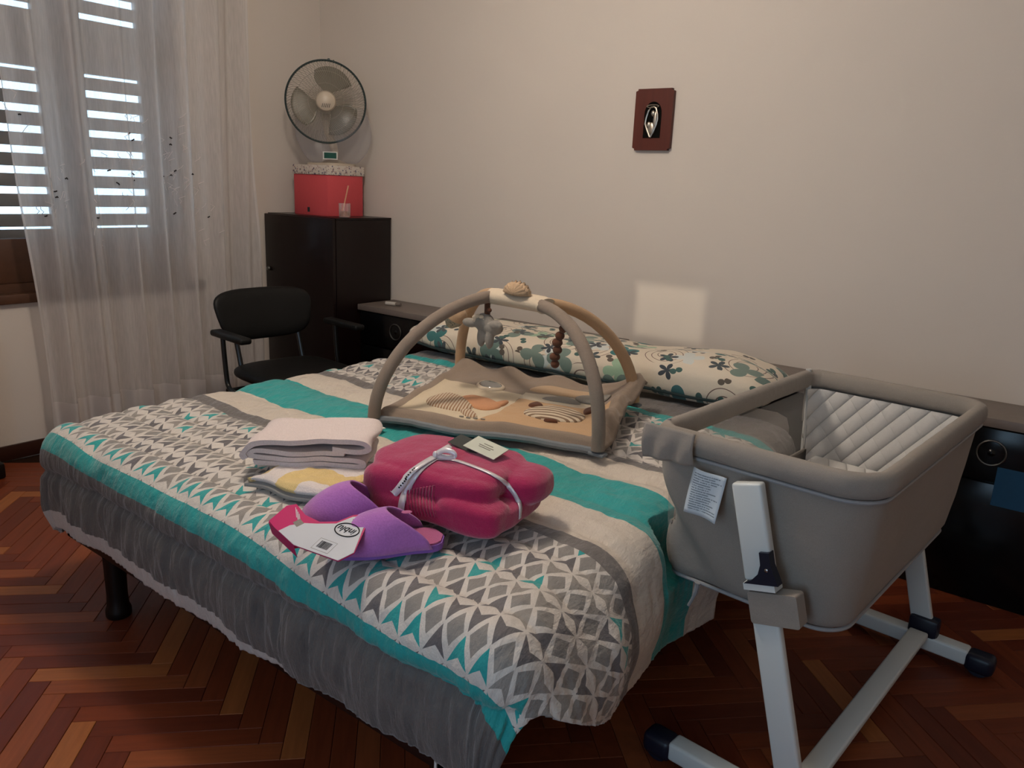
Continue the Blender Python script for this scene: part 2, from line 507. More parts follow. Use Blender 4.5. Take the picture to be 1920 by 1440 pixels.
for (y, z) in spots:
    x = CX + fold(y, z) + 0.006
    gd.tube([(x, y - rr.uniform(.004, .010), z + rr.uniform(-.006, .006)), (x + .002, y, z), (x, y + rr.uniform(.003, .008), z - rr.uniform(-.004, .006))], 0.0032, 5)
    for k in range(4):
        yy, z2 = y + rr.uniform(-.05, .05), z + rr.uniform(-.13, .09)
        P = [(CX + fold(yy + .006 * i, z2 + .012 * i) + 0.005, yy + .006 * i * rr.choice((-1, 1)), z2 + .012 * i) for i in range(4)]
        gl.tube(P, 0.0012, 4)
tag(gd.obj('dark_embroidery', m_thread, cur), kind='stuff')
tag(gl.obj('pale_embroidery', m_lace, cur), kind='stuff')

# ------------------------------------------------------------------ dark cabinet in the corner
m_dark = M('dark_lacquered_wood', (26, 12, 11), 0.28, 0.3)
_x, _y, _z = m_dark.obj(); _g = m_dark.noise(m_dark.vec(_x * 9.0, _y * 9.0, _z * 1.2), 4.0, 5, 0.6)
m_dark.base((20, 9, 8)); m_dark.shade(_g * 0.8 + 0.6); m_dark.bump(_g, 0.03, 0.002); m_dark = m_dark.done()
m_black = plain('black_gloss_lacquer', (8, 8, 9), 0.2, 0.35, nscale=6, nstr=0.02)
m_chrome = plain('brushed_chrome', (190, 186, 180), 0.22, 0.5, 1.0, nscale=90, nstr=0.03)
m_ring = plain('dull_metal_ring', (120, 122, 120), 0.35, 0.5, 1.0, nscale=90, nstr=0.03)
cab = thing('cabinet', (-3.49, 2.905, 0), 'tall dark brown lacquered cabinet in the corner beside the curtain', 'cabinet')
G().b2((-3.775, 2.715, 0.0), (-3.205, 3.105, 1.085), 0.003).obj('carcass', m_dark, cab)
G().b2((-3.775, 2.713, 1.085), (-3.203, 3.107, 1.097), 0.002).obj('top_panel', m_dark, cab)
dr = G().b2((-3.782, 2.694, 0.06), (-3.207, 2.713, 1.092), 0.003).obj('door', m_dark, cab)
G().lathe([(0.011, 0), (0.013, 0.006), (0.010, 0.013), (0.004, 0.016)], 20, Matrix.Translation((-3.752, 2.694, 0.79)) @ Matrix.Rotation(PI / 2, 4, 'X')).obj('knob', m_ring, dr)

# red storage box with a printed lid
m_red = plain('red_card', (202, 80, 86), 0.75, 0.25, nscale=120, nstr=0.05, vary=0.05)
m_lid = M('printed_lid_paper', (200, 190, 180), 0.85, 0.2)
_x, _y, _z = m_lid.obj()
vo = m_lid.node('ShaderNodeTexVoronoi'); vo.inputs['Scale'].default_value = 62; m_lid.link(m_lid.uvo, vo.inputs['Vector'])
_v = N(m_lid.nt, vo.outputs['Distance']); _w = m_lid.noise(scale=75, detail=2)
m_lid.base((206, 196, 186)); m_lid.over((_v - _w * 0.55).lt(0.0), (92, 92, 112)); m_lid.over(_w.between(0.58, 0.63), (150, 118, 112)); m_lid = m_lid.done()
m_tag_d = plain('dark_label', (34, 42, 48), 0.5, 0.3, nscale=200)
rb = thing('storage_box', (-3.513, 2.925, 1.097), 'red cardboard storage box with patterned white lid on the dark cabinet', 'box')
G().b2((-3.654, 2.803, 1.097), (-3.373, 3.052, 1.312), 0.002).obj('body', m_red, rb)
G().b2((-3.660, 2.797, 1.312), (-3.367, 3.058, 1.362), 0.003).obj('lid', m_lid, rb)
G().b2((-3.541, 2.8015, 1.113), (-3.523, 2.8035, 1.138)).obj('label_holder', m_tag_d, rb)

# desk fan
m_fanp = plain('cream_fan_plastic', (188, 174, 156), 0.35, 0.4, nscale=60, nstr=0.02)
m_blade = M('smoky_fan_blade', (132, 126, 112), 0.2, 0.5); m_blade.b.inputs['Alpha'].default_value = 0.75; m_blade = m_blade.done()
m_wire = plain('guard_wire', (150, 144, 132), 0.4, 0.4, nscale=60, nstr=0.02)
m_rim = plain('dark_green_rim', (38, 52, 52), 0.4, 0.4, nscale=60, nstr=0.02)
FC = Vector((-3.425, 2.845, 1.683))
fn = (Vector((0, 0, CAMZ + 0.35)) - FC).normalized()
fq = fn.to_track_quat('Z', 'Y').to_matrix().to_4x4()
FT = Matrix.Translation(FC) @ fq
fan = thing('desk_fan', (-3.47, 2.93, 1.362), 'round desk fan with smoky blades and dark guard rim on the red box', 'fan')
RF = 0.205
g = G(FT); g.tube([(RF * math.cos(a), RF * math.sin(a), 0) for a in [2 * PI * k / 64 for k in range(64)]], 0.0055, 8, closed=True); g.obj('guard_rim', m_rim, fan)
g = G(FT)
for k in range(90):
    a = 2 * PI * k / 90
    g.tube([(r * math.cos(a + 0.5 * (r / RF) ** 1.5), r * math.sin(a + 0.5 * (r / RF) ** 1.5), 0.045 * math.sqrt(max(0, 1 - (r / RF) ** 3))) for r in (0.045, 0.08, 0.12, 0.165, 0.19, RF)], 0.0009, 4, cap=False)
for R2 in (0.09, 0.15):
    g.tube([(R2 * math.cos(a), R2 * math.sin(a), 0.045 * math.sqrt(1 - (R2 / RF) ** 3)) for a in [2 * PI * k / 48 for k in range(48)]], 0.001, 4, closed=True)
tag(g.obj('front_guard', m_wire, fan), kind='stuff')
g = G(FT)
for k in range(60):
    a = 2 * PI * k / 60
    g.tube([(r * math.cos(a), r * math.sin(a), -0.055 * math.sqrt(max(0, 1 - (r / RF) ** 3))) for r in (0.05, 0.11, 0.165, 0.19, RF)], 0.0009, 4, cap=False)
tag(g.obj('rear_guard', m_wire, fan), kind='stuff')
cap_ = G(FT).lathe([(0.052, 0.036), (0.052, 0.047), (0.046, 0.056), (0.030, 0.062), (0.010, 0.0645), (0.001, 0.065)], 32).obj('hub_cap', m_fanp, fan)
g = G(FT)
for i in range(5): g.box((-0.018 + i * 0.009, -0.022, 0.0628), (0.0028, 0.020, 0.003), 0.0, Matrix.Rotation(-0.25, 4, 'Z'))
g.obj('logo_bars', m_tag_d, cap_, smooth=0)
for k in range(3):
    a0 = math.radians(75 + 120 * k)
    def bl(u, v, a0=a0):
        r = 0.03 + 0.150 * v
        wdt = 0.45 + 0.95 * math.sin(min(1, v * 1.15) * PI * 0.62)
        a = a0 + (u - 0.35) * wdt - 0.25 * v
        rr_ = r * (1 - 0.10 * (2 * u - 1) ** 2 * v)
        return (rr_ * math.cos(a), rr_ * math.sin(a), -0.012 + 0.035 * (u - 0.5) * (0.4 + v))
    G(FT).grid(bl, 14, 12).obj('blade', m_blade, fan, smooth=180, mods=[('SOLIDIFY', dict(thickness=0.002))])
G(FT).lathe([(0.03, 0.0), (0.05, -0.03), (0.056, -0.07), (0.05, -0.12), (0.02, -0.135)], 28).obj('motor_housing', m_fanp, fan)
G(FT).box((0.018, RF + 0.004, 0.0), (0.012, 0.012, 0.014), 0.002).box((0.042, RF - 0.002, 0.0), (0.008, 0.012, 0.012), 0.002).obj('guard_clip', m_rim, fan)
mt = FT @ Vector((0, -0.02, -0.085))
G().tube(catmull([(mt.x, mt.y, mt.z), (mt.x + 0.0, mt.y + 0.005, 1.56), (-3.475, 2.935, 1.46), (-3.475, 2.935, 1.385)], 8), 0.022, 16).obj('stand', m_fanp, fan)
G().prism(rrect(-3.615, -3.375, 2.835, 3.035, 0.055), 1.362, 1.374).lathe([(0.075, 1.374), (0.06, 1.383), (0.028, 1.395)], 28, Matrix.Translation((-3.475, 2.935, 0))).obj('base', m_fanp, fan)
# clear plastic cover sagging around the stand
mp = M('clear_plastic_film', (205, 205, 210), 0.25, 0.5); nt = mp.nt
tr = mp.node('ShaderNodeBsdfTransparent'); gl_ = mp.node('ShaderNodeBsdfGlossy'); gl_.inputs['Roughness'].default_value = 0.25; df = mp.node('ShaderNodeBsdfDiffuse'); df.inputs[0].default_value = lin((200, 198, 205))
a = mp.node('ShaderNodeMixShader'); a.inputs[0].default_value = 0.12; mp.link(df.outputs[0], a.inputs[1]); mp.link(gl_.outputs[0], a.inputs[2])
lw = mp.node('ShaderNodeLayerWeight'); lw.inputs[0].default_value = 0.25
b = mp.node('ShaderNodeMixShader'); mp.link((N(nt, lw.outputs['Facing']) * 0.35 + 0.13).k, b.inputs[0]); mp.link(tr.outputs[0], b.inputs[1]); mp.link(a.outputs[0], b.inputs[2])
mp.link(b.outputs[0], nt.nodes['Material Output'].inputs['Surface']); nt.nodes.remove(mp.b); m_film = mp.m
def bag(u, v):
    a = 2 * PI * u
    t = v
    ang = -0.62 * PI / 2 + t * (0.62 + 0.42) * PI / 2 * 1.0
    r = 0.205 * math.cos(ang) if ang > -0.9 else 0.205 * math.cos(ang)
    z = 1.540 + 0.205 * math.sin(ang)
    wob = 1 + 0.02 * math.sin(3 * a + 5 * t)
    e = Vector((_r2.x, _r2.y, 0)).normalized(); n_ = Vector((e.y, -e.x, 0))
    return Vector((-3.463, 2.925, 0)) + e * (r * math.cos(a) * wob) + n_ * (-0.40 * r * math.sin(a)) + Vector((0, 0, max(1.378, z)))
cov = G().grid(bag, 48, 20).obj('dust_cover', m_film, fan, smooth=180)
cov['label'] = 'clear frosted round plastic dust cover around the fan stand'
e_ = Vector((_r2.x, _r2.y, 0)).normalized(); n_ = Vector((e_.y, -e_.x, 0))
lc = Vector((-3.463, 2.925, 1.413)) + n_ * 0.083 + e_ * 0.0
m_green = plain('green_label_print', (18, 74, 62), 0.5, 0.3, nscale=140, nstr=0.02, vary=0.3)
m_paper = plain('white_paper', (206, 204, 200), 0.8, 0.2, nscale=160, nstr=0.02)
RL = Matrix(((e_.x, n_.x, 0, 0), (e_.y, n_.y, 0, 0), (0, 0, 1, 0), (0, 0, 0, 1)))
G().box(lc, (0.078, 0.002, 0.040), 0, RL).obj('label_card', m_paper, cov, smooth=0)
G().box(lc + n_ * 0.0015, (0.066, 0.001, 0.030), 0, RL).obj('label_print', m_green, cov, smooth=0)

# little reed diffuser on the cabinet
m_clear = M('clear_glass', (255, 255, 255), 0.02); m_clear.b.inputs['Transmission Weight'].default_value = 0.85; m_clear.b.inputs['Alpha'].default_value = 0.45; m_clear = m_clear.done()
m_reed = plain('reed_stick', (214, 160, 130), 0.7, 0.2, nscale=60)
m_oil = plain('amber_potpourri', (150, 92, 70), 0.6, 0.3, nscale=90, nstr=0.4, vary=0.4)
rd = thing('reed_diffuser', (-3.235, 2.80, 1.097), 'small clear glass with a pale stick on the cabinet corner', 'diffuser')
RT = Matrix.Translation((-3.235, 2.80, 1.097))
G(RT).lathe([(0.026, 0), (0.030, 0.004), (0.031, 0.075), (0.029, 0.075), (0.028, 0.006), (0.001, 0.006)], 24, capt=False).obj('glass', m_clear, rd)
G(RT).lathe([(0.026, 0.007), (0.027, 0.02), (0.02, 0.032), (0.005, 0.036)], 18).obj('filling', m_oil, rd)
G(RT).tube([(-0.012, -0.006, 0.01), (0.0, 0, 0.075), (0.026, 0.004, 0.165)], 0.0035, 8).obj('stick', m_reed, rd)

# wooden plaque on the wall
m_plq = M('mahogany_plaque', (84, 36, 28), 0.45, 0.35)
_x, _y, _z = m_plq.obj(); _g = m_plq.noise(m_plq.vec(_x * 40.0, _y * 10.0, _z * 3.0), 1.0, 4); m_plq.base((86, 38, 29)); m_plq.shade(_g * 0.5 + 0.75); m_plq = m_plq.done()
m_vel = plain('black_velvet', (14, 13, 12), 0.95, 0.1, nscale=200)
m_silver = plain('aged_silver', (176, 168, 156), 0.35, 0.5, 1.0, nscale=60, nstr=0.2)
pq = thing('wall_plaque', (-1.638, YB, 1.46), 'small mahogany plaque with silver praying figure relief hung on the wall', 'plaque')
PT = Matrix.Translation((-1.638, YB, 1.592)) @ Matrix.Rotation(PI / 2, 4, 'X')
w2, h2, cc = 0.088, 0.124, 0.010
outl = [(-w2 + cc, -h2), (w2 - cc, -h2), (w2 - cc, -h2 + cc * .6), (w2, -h2 + cc), (w2, h2 - cc), (w2 - cc, h2 - cc * .6), (w2 - cc, h2), (-w2 + cc, h2), (-w2 + cc, h2 - cc * .6), (-w2, h2 - cc), (-w2, -h2 + cc), (-w2 + cc, -h2 + cc * .6)]
G(PT).prism(outl, 0.001, 0.020).obj('board', m_plq, pq, smooth=0)
arch = [(-0.040, -0.074), (0.040, -0.074), (0.040, 0.02)] + [(0.040 * math.cos(t), 0.02 + 0.052 * math.sin(t) ** 0.9) for t in [PI * k / 14 for k in range(1, 14)]] + [(-0.040, 0.02)]
G(PT).prism(arch, 0.020, 0.0215).obj('velvet_niche', m_vel, pq, smooth=0)
g = G(PT)
g.tube([Vector((x, y, 0.026)) for x, y in ((-0.004, -0.071), (-0.020, -0.04), (-0.030, -0.018), (-0.027, 0.006), (-0.018, 0.035), (-0.008, 0.048), (0.006, 0.050), (0.016, 0.044), (0.024, 0.02), (0.026, 0.0), (0.022, -0.02), (0.010, -0.05), (-0.002, -0.071))], 0.0045, 8)
g.ell((0.004, 0.024, 0.026), (0.010, 0.013, 0.008)); g.ell((-0.002, -0.036, 0.025), (0.016, 0.026, 0.006)); g.ell((0.014, 0.0, 0.025), (0.009, 0.034, 0.006)); g.ell((-0.014, -0.022, 0.025), (0.010, 0.014, 0.006))
g.tube([(0.028 * math.cos(t), 0.053 + 0.0055 * math.sin(t), 0.027) for t in [2 * PI * k / 24 for k in range(24)]], 0.0018, 6, closed=True)
g.obj('silver_relief', m_silver, pq)

# ------------------------------------------------------------------ headboard shelves and night stands
m_shelf = plain('grey_brown_laminate', (116, 106, 100), 0.45, 0.35, nscale=40, nstr=0.04, vary=0.12)
HT = 0.642
def night_stand(x0, x1, label):
    c = (x0 + x1) / 2
    t = thing('night_stand', (c, 2.99, 0), label, 'night stand', 'night stands at the headboard')
    G().b2((x0 + 0.01, 2.875, 0.0), (x1 - 0.01, 3.105, HT - 0.03), 0.002).obj('carcass', m_black, t)
    G().b2((x0, 2.848, HT - 0.03), (x1, 3.119, HT), 0.002).obj('top_panel', m_shelf, t)
    d = G().b2((x0 + 0.012, 2.856, 0.43), (x1 - 0.012, 2.874, HT - 0.035), 0.003).obj('drawer', m_black, t)
    g = G()
    kc = Vector((c, 2.856, 0.527))
    KT = Matrix.Translation(kc) @ Matrix.Rotation(PI / 2, 4, 'X')
    G(KT).tube([(0.041 * math.cos(a), 0.041 * math.sin(a), 0.003) for a in [2 * PI * k / 40 for k in range(40)]], 0.0032, 8, closed=True).obj('pull_ring', m_ring, d)
    G(KT).lathe([(0.038, 0.001), (0.03, 0.002), (0.012, 0.003), (0.006, 0.008), (0.001, 0.009)], 28).obj('pull_plate', m_black, d)
    dd = G().b2((x0 + 0.012, 2.856, 0.06), (x1 - 0.012, 2.874, 0.424), 0.003).obj('door', m_black, t)
    return t
nsl = night_stand(-3.195, -2.625, 'glossy black night stand with ring pull beside the tall cabinet')
nsr = night_stand(-0.48, 0.10, 'glossy black night stand with ring pull behind the bedside crib')
m_blue = plain('painted_reflection_blue', (20, 62, 92), 0.6, 0.3, nscale=50, nstr=0.03, vary=0.1)  # blue reflection in the glossy front, put into the colour of a thin panel
o = G().b2((-0.165, 2.8535, 0.355), (0.05, 2.8558, 0.485)).obj('reflection_panel', m_blue, nsr, smooth=0)
o['label'] = 'dark blue panel painted as a reflection in the black front'
for (x0, x1, lab) in ((-2.406, -1.673, 'grey-brown headboard shelf unit behind the left half of the bolster'), (-1.353, -0.49, 'grey-brown headboard shelf unit behind the right half of the bolster')):
    t = thing('headboard_shelf', ((x0 + x1) / 2, 2.98, 0), lab, 'headboard', 'headboard shelves')
    G().b2((x0, 2.848, HT - 0.034), (x1, 3.119, HT), 0.002).obj('top_panel', m_shelf, t)
    G().b2((x0 + 0.01, 2.862, 0.0), (x1 - 0.0, 2.882, HT - 0.034), 0.002).obj('front_panel', m_dark, t)
    for x in (x0 + 0.012, x1 - 0.022):
        G().b2((x, 2.882, 0.0), (x + 0.02, 3.115, HT - 0.034), 0.001).obj('side_panel', m_dark, t)
m_tubew = plain('pale_metal_tube', (214, 208, 200), 0.3, 0.5, 0.3, nscale=60)
lt = thing('lip_balm', (-3.03, 2.96, HT), 'small silver tube lying on the night stand by the cabinet', 'tube')
dirv = Vector((1.0, 0.25, 0)).normalized()
p0 = Vector((-3.075, 2.945, HT + 0.011))
G().tube([p0, p0 + dirv * 0.062], 0.0105, 16).obj('cap', m_tubew, lt)
G().tube([p0 + dirv * 0.062, p0 + dirv * 0.092], 0.0085, 16).obj('body', m_shelf, lt)

# ------------------------------------------------------------------ black tubular armchair
m_leath = plain('black_leatherette', (8, 8, 8), 0.5, 0.25, nscale=90, nstr=0.15)
m_tube = plain('black_steel_tube', (8, 8, 9), 0.3, 0.5, nscale=60, nstr=0.02)
ch = thing('armchair', (-2.9, 2.17, 0), 'black tubular steel armchair with padded back by the curtain', 'chair')
CT = Matrix.Translation((-2.92, 2.165, 0)) @ Matrix.Rotation(math.radians(-6), 4, 'Z')   # local x = seat front, y = left..right
def backp(u, v):
    a = 2 * PI * u
    ph = -PI / 2 + PI * v
    sg = lambda q, p: math.copysign(abs(q) ** p, q)
    y = 0.235 * sg(math.cos(ph), .5) * sg(math.cos(a), .55); z = 0.115 * sg(math.cos(ph), .5) * sg(math.sin(a), .55); x = 0.024 * sg(math.sin(ph), .8)
    y *= 1 + 0.35 * (z + 0.02) / 0.23 * 0.6
    return CT @ Vector((-0.185 - z * 0.28 + x + 0.5 * y * y, y, 0.675 + z))
G().grid(backp, 40, 14).obj('backrest', m_leath, ch, smooth=180)
def seatp(u, v):
    a = 2 * PI * u; ph = -PI / 2 + PI * v
    sg = lambda q, p: math.copysign(abs(q) ** p, q)
    return CT @ Vector((0.08 + 0.22 * sg(math.cos(ph), .4) * sg(math.cos(a), .55), 0.235 * sg(math.cos(ph), .4) * sg(math.sin(a), .55), 0.440 + 0.032 * sg(math.sin(ph), .8)))
G().grid(seatp, 40, 12).obj('seat', m_leath, ch, smooth=180)
for s in (-1, 1):
    y = 0.285 * s
    G(CT).box((0.05, y, 0.628), (0.27, 0.055, 0.028), 0.011, seg=3).obj('armrest', m_leath, ch)
    G(CT).tube(catmull([(-0.02, y, 0.615), (-0.015, y, 0.55), (-0.005, y, 0.46), (0.01, y, 0.405), (0.06, y, 0.385), (0.16, y * 0.97, 0.383), (0.25, y * 0.92, 0.383)], 8), 0.0105, 12).obj('arm_tube', m_tube, ch)
    G(CT).tube([(-0.155, y * 0.56, 0.60), (-0.10, y * 0.56, 0.42)], 0.011, 10).obj('back_support', m_tube, ch)
    G(CT).tube(catmull([(-0.19, y * .99, 0.012), (-0.08, y * .99, 0.20), (0.0, y * .98, 0.385)], 6), 0.0115, 12).obj('leg', m_tube, ch)
    G(CT).tube(catmull([(0.32, y * .97, 0.012), (0.28, y * .97, 0.20), (0.24, y * .95, 0.385)], 6), 0.0115, 12).obj('leg', m_tube, ch)
G(CT).tube([(0.02, -0.28, 0.385), (0.02, 0.28, 0.385)], 0.011, 10).obj('crossbar', m_tube, ch)

# ------------------------------------------------------------------ bed
m_bedw = plain('dark_bed_wood', (36, 16, 11), 0.5, 0.3, nscale=24, nstr=0.05, vary=0.2)
m_leg = plain('black_turned_wood', (14, 9, 8), 0.4, 0.35, nscale=24, nstr=0.03)
m_sheet = cloth('white_sheet', (200, 194, 186))
bed = thing('double_bed', (-1.52, 1.88, 0), 'double bed with dark frame, black round legs and white mattress', 'bed')
fr = G()
BX0, BX1, BY0, BY1 = -2.40, -0.82, 0.955, 2.84
for lo, hi in (((BX0, BY0, 0.195), (BX1, BY0 + 0.035, 0.235)), ((BX0, BY1 - 0.035, 0.195), (BX1, BY1, 0.235)), ((BX0, BY0, 0.195), (BX0 + 0.04, BY1, 0.235)), ((BX1 - 0.04, BY0, 0.195), (BX1, BY1, 0.235)), ((-1.55, BY0, 0.195), (-1.49, BY1, 0.235))):
    fr.b2(lo, hi, 0.004)
fr.obj('frame', m_bedw, bed)
for i in range(12):
    y = BY0 + 0.09 + i * 0.155
    G().b2((BX0 + 0.02, y, 0.235), (BX1 - 0.02, y + 0.07, 0.247), 0.002).obj('slat', m_bedw, bed)
for (x, y) in ((-2.173, 0.985), (-0.862, 0.99), (-2.173, 2.74), (-0.862, 2.74), (-1.52, 1.9)):
    G(Matrix.Translation((x, y, 0))).lathe([(0.034, 0), (0.036, 0.004), (0.036, 0.022), (0.031, 0.035), (0.029, 0.07), (0.031, 0.195)], 24).obj('leg', m_leg, bed)
G().b2((-2.355, 0.985, 0.247), (-0.815, 2.838, 0.535), 0.05).obj('mattress', m_sheet, bed, smooth=60)

# ------------------------------------------------------------------ quilt
QX0, QX1, QY0, QZ, QR = -2.325, -0.785, 0.985, 0.560, 0.092
QYE = 2.50
def qx1(y): return -0.728 - 0.057 * sstep(0.98, 1.25, y)
DF = 0.345                                # foot overhang (flat length)
def side_over(y, left):                   # side overhang, shorter towards the foot corners
    if left: return 0.15 + 0.10 * sstep(0.9, 1.3, y)
    return 0.160 + 0.230 * sstep(0.88, 1.28, y)
STR = [0.50, 0.868, 0.914, 1.34, 1.39, 1.53, 1.73, 1.87, 1.915, 2.33, 2.39, 2.60]
def puff(x, y):
    """quilted relief: seams along the stripes and every 0.36 m across"""
    e = 1.0
    for s in (1.0, 1.13, 1.24, 1.365, 1.53, 1.73, 1.89, 2.02, 2.16, 2.36):
        e = min(e, abs(y - s) / 0.05)
    e2 = min(1.0, abs(((x + 0.1 + 0.02 * math.sin(y * 9)) / 0.36) % 1.0 - 0.5) * 0.36 / 0.05) if True else 1
    e = min(1, e); e2 = 1 - (1 - e2) * 0.55
    return 0.013 * (math.sqrt(e) * math.sqrt(e2)) + 0.008 * fbm(x * 5, y * 5, 1.0) + 0.0035 * fbm(x * 22, y * 22, 5.0)
def drape(fx, fy):
    cx = min(max(fx, QX0), qx1(fy) - 0.03 * sstep(1.46, 1.64, fy)); cy = max(fy, QY0)
    dx, dy = fx - cx, fy - cy
    d = math.hypot(dx, dy)
    if d < 1e-9: return Vector((fx, fy, QZ + puff(fx, fy)))
    nx, ny = dx / d, dy / d
    QR = 0.092 + (0.058 * nx * nx * sstep(0.98, 1.25, fy) if nx > 0 else 0.0)
    arc = QR * PI / 2
    if d < arc:
        a = d / QR; out, drop = QR * math.sin(a), QR * (1 - math.cos(a)); na = a
    else:
        lean = 0.06 if ny < -0.5 else 0.02
        out, drop = QR - lean * (d - arc), QR + (d - arc); na = PI / 2
    h = sstep(0.05, 0.22, d)
    # gathers: vertical wrinkles on the hanging parts
    w = fx if abs(ny) > abs(nx) else fy
    rip = 0.006 * math.sin(w * 21 + 2.2 * math.sin(w * 5.3) + d * 4) + 0.013 * fbm(w * 17, d * 4.0, 2.0) * sstep(0.36, 0.25, d) + 0.007 * fbm(w * 55, d * 6, 7.0)
    if abs(nx) > abs(ny): rip = rip * 0.5 + 0.03 * math.sin(fy * 6.5 + 1.2) * h
    seam = -0.012 * math.exp(-((d - 0.172) / 0.012) ** 2) if ny < -0.6 else 0.0
    bulge = 0.016 * math.sin(PI * min(1, max(0, (d - 0.17) / 0.2)))
    p = puff(fx, fy) * (1 - h) + h * (rip + bulge) + seam
    X = cx + nx * (out + p * math.sin(na)); Y = cy + ny * (out + p * math.sin(na)); Z = QZ - drop + p * math.cos(na)
    Z += h * 0.007 * math.sin(w * 6 + 1)
    if nx > 0 and Y > 1.44:                 # pressed flat against the crib wall
        lim = -0.750 + 0.0875 * (Y - 1.536) + 0.14 * sstep(1.56, 1.47, Y) + 0.16 * sstep(0.43, 0.37, Z) * sstep(1.9, 1.7, Y)
        X = min(X, lim + 0.25 * min(0.0, X - lim))
    return Vector((X, Y, Z))
NXq, NYq = 330, 300
V, UVq = [], []
yy0 = QY0 - DF
for j in range(NYq + 1):
    fy = yy0 + (QYE - yy0) * j / NYq
    xa, xb = QX0 - side_over(fy, True), qx1(fy) + side_over(fy, False)
    for i in range(NXq + 1):
        fx = xa + (xb - xa) * i / NXq
        V.append(drape(fx, fy))
        UVq.append((fx, fy + 0.055 * sstep(-1.5, -0.85, fx) - 0.01 * sstep(-1.9, -2.35, fx)))
F = [(j * (NXq + 1) + i, j * (NXq + 1) + i + 1, (j + 1) * (NXq + 1) + i + 1, (j + 1) * (NXq + 1) + i) for j in range(NYq) for i in range(NXq)]
mq = M('quilt_print', (190, 178, 165), 0.62, 0.35, 0, 0.3)
x, y = mq.uv()
CREAM, TURQ, GREY, DGREY, MGREY, WHITE = (202, 190, 176), (26, 150, 148), (106, 100, 97), (98, 93, 94), (142, 135, 128), (204, 196, 188)
mq.base(CREAM)
wob = mq.noise(mq.vec(x * 3.0, y * 0.6), 1.0, 2) * 0.02 - 0.01
yw = y + wob
turq = yw.between(STR[1], STR[2]).max(yw.between(STR[5], STR[6])).max(yw.between(STR[9], STR[10]))
grey = yw.lt(STR[1]).max(yw.between(STR[3], STR[4])).max(yw.between(STR[7], STR[8])).max(yw.gt(STR[10]))
pat = yw.between(STR[2], STR[3]).max(yw.between(STR[8], STR[9]))
sx, hy = 0.0525, 0.0570
ry = (yw - (STR[2] + 0.008)) / hy
rm = (ry.mod(2.0) - 1.0).abs()
yy = 1.0 - rm
cell = (x / sx).floor()
ax = ((x / sx).fract() - 0.5).abs()
dart = (ax * 2.0 + yy).lt(0.955) * (yy - (1.0 - ax * 2.0) * 0.31).gt(0.02)
dia = ((0.5 - ax) / 0.365 + (1.0 - yy) / 0.52).lt(1.0)
rid = ry.floor()
hsh = mq.hash(cell, rid); hsh2 = mq.hash(cell * 0.5 + 3.3, rid + 11.7)
first_row = ry.between(0.0, 1.0) * (cell.mod(3.0)).lt(1.5)
dturq = first_row.max(hsh.gt(0.90))
mq.over(pat, WHITE)
mq.over(pat * dart, MGREY)
mq.over(pat * dart * hsh2.gt(0.45), DGREY)
mq.over(pat * dart * dturq, TURQ)
mq.over(pat * dia, (132, 127, 122))
mq.over(grey, GREY)
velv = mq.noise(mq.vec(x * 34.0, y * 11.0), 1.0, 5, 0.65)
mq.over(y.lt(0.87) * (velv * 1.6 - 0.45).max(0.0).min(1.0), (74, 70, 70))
mq.over(turq, TURQ)
# pale lining showing under the grey band at the foot
hw_ = ((x + 0.95) * -0.09).max(0.0).min(0.052) + mq.noise(mq.vec(x * 9.0, 0.0), 1.0, 2) * 0.02 - 0.012
mq.over((y - yy0).lt(hw_), (196, 188, 184))
gr = mq.noise(mq.vec(x * 1.0, y * 1.0), 380.0, 2)
mq.shade(gr * 0.24 + 0.88)
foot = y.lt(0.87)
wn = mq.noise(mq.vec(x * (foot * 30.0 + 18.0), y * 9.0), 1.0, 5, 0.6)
fine = mq.noise(mq.vec(x, y), 55.0, 4, 0.6)
mq.bump(wn, 0.5, 0.03); mq.bump(fine, 0.35, 0.006); mq.bump(gr, 0.15, 0.002)
m_quilt = mq.done()
qg = G(); qg.add(V, F)
quilt = thing('quilt', (-1.52, 1.6, 0.56), 'quilted bedspread with turquoise, cream and grey triangle bands spread over the bed', 'quilt')
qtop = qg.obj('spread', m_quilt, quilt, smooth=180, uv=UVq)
md = qtop.modifiers.new('thickness', 'SOLIDIFY'); md.thickness = 0.016; md.offset = -1
# trim: loose tie cords hanging from the hem
m_cord = plain('white_cord', (205, 200, 196), 0.8, 0.2, nscale=200)
for (dx0, dz) in ((0.0, 0), (0.022, -0.01)):
    G().tube(catmull([(-0.822 + dx0, 0.915, 0.27), (-0.820 + dx0 * 1.3, 0.912, 0.23), (-0.816 + dx0 * 1.7, 0.905, 0.13 + dz)], 6), 0.003, 6).obj('tie_cord', m_cord, quilt)

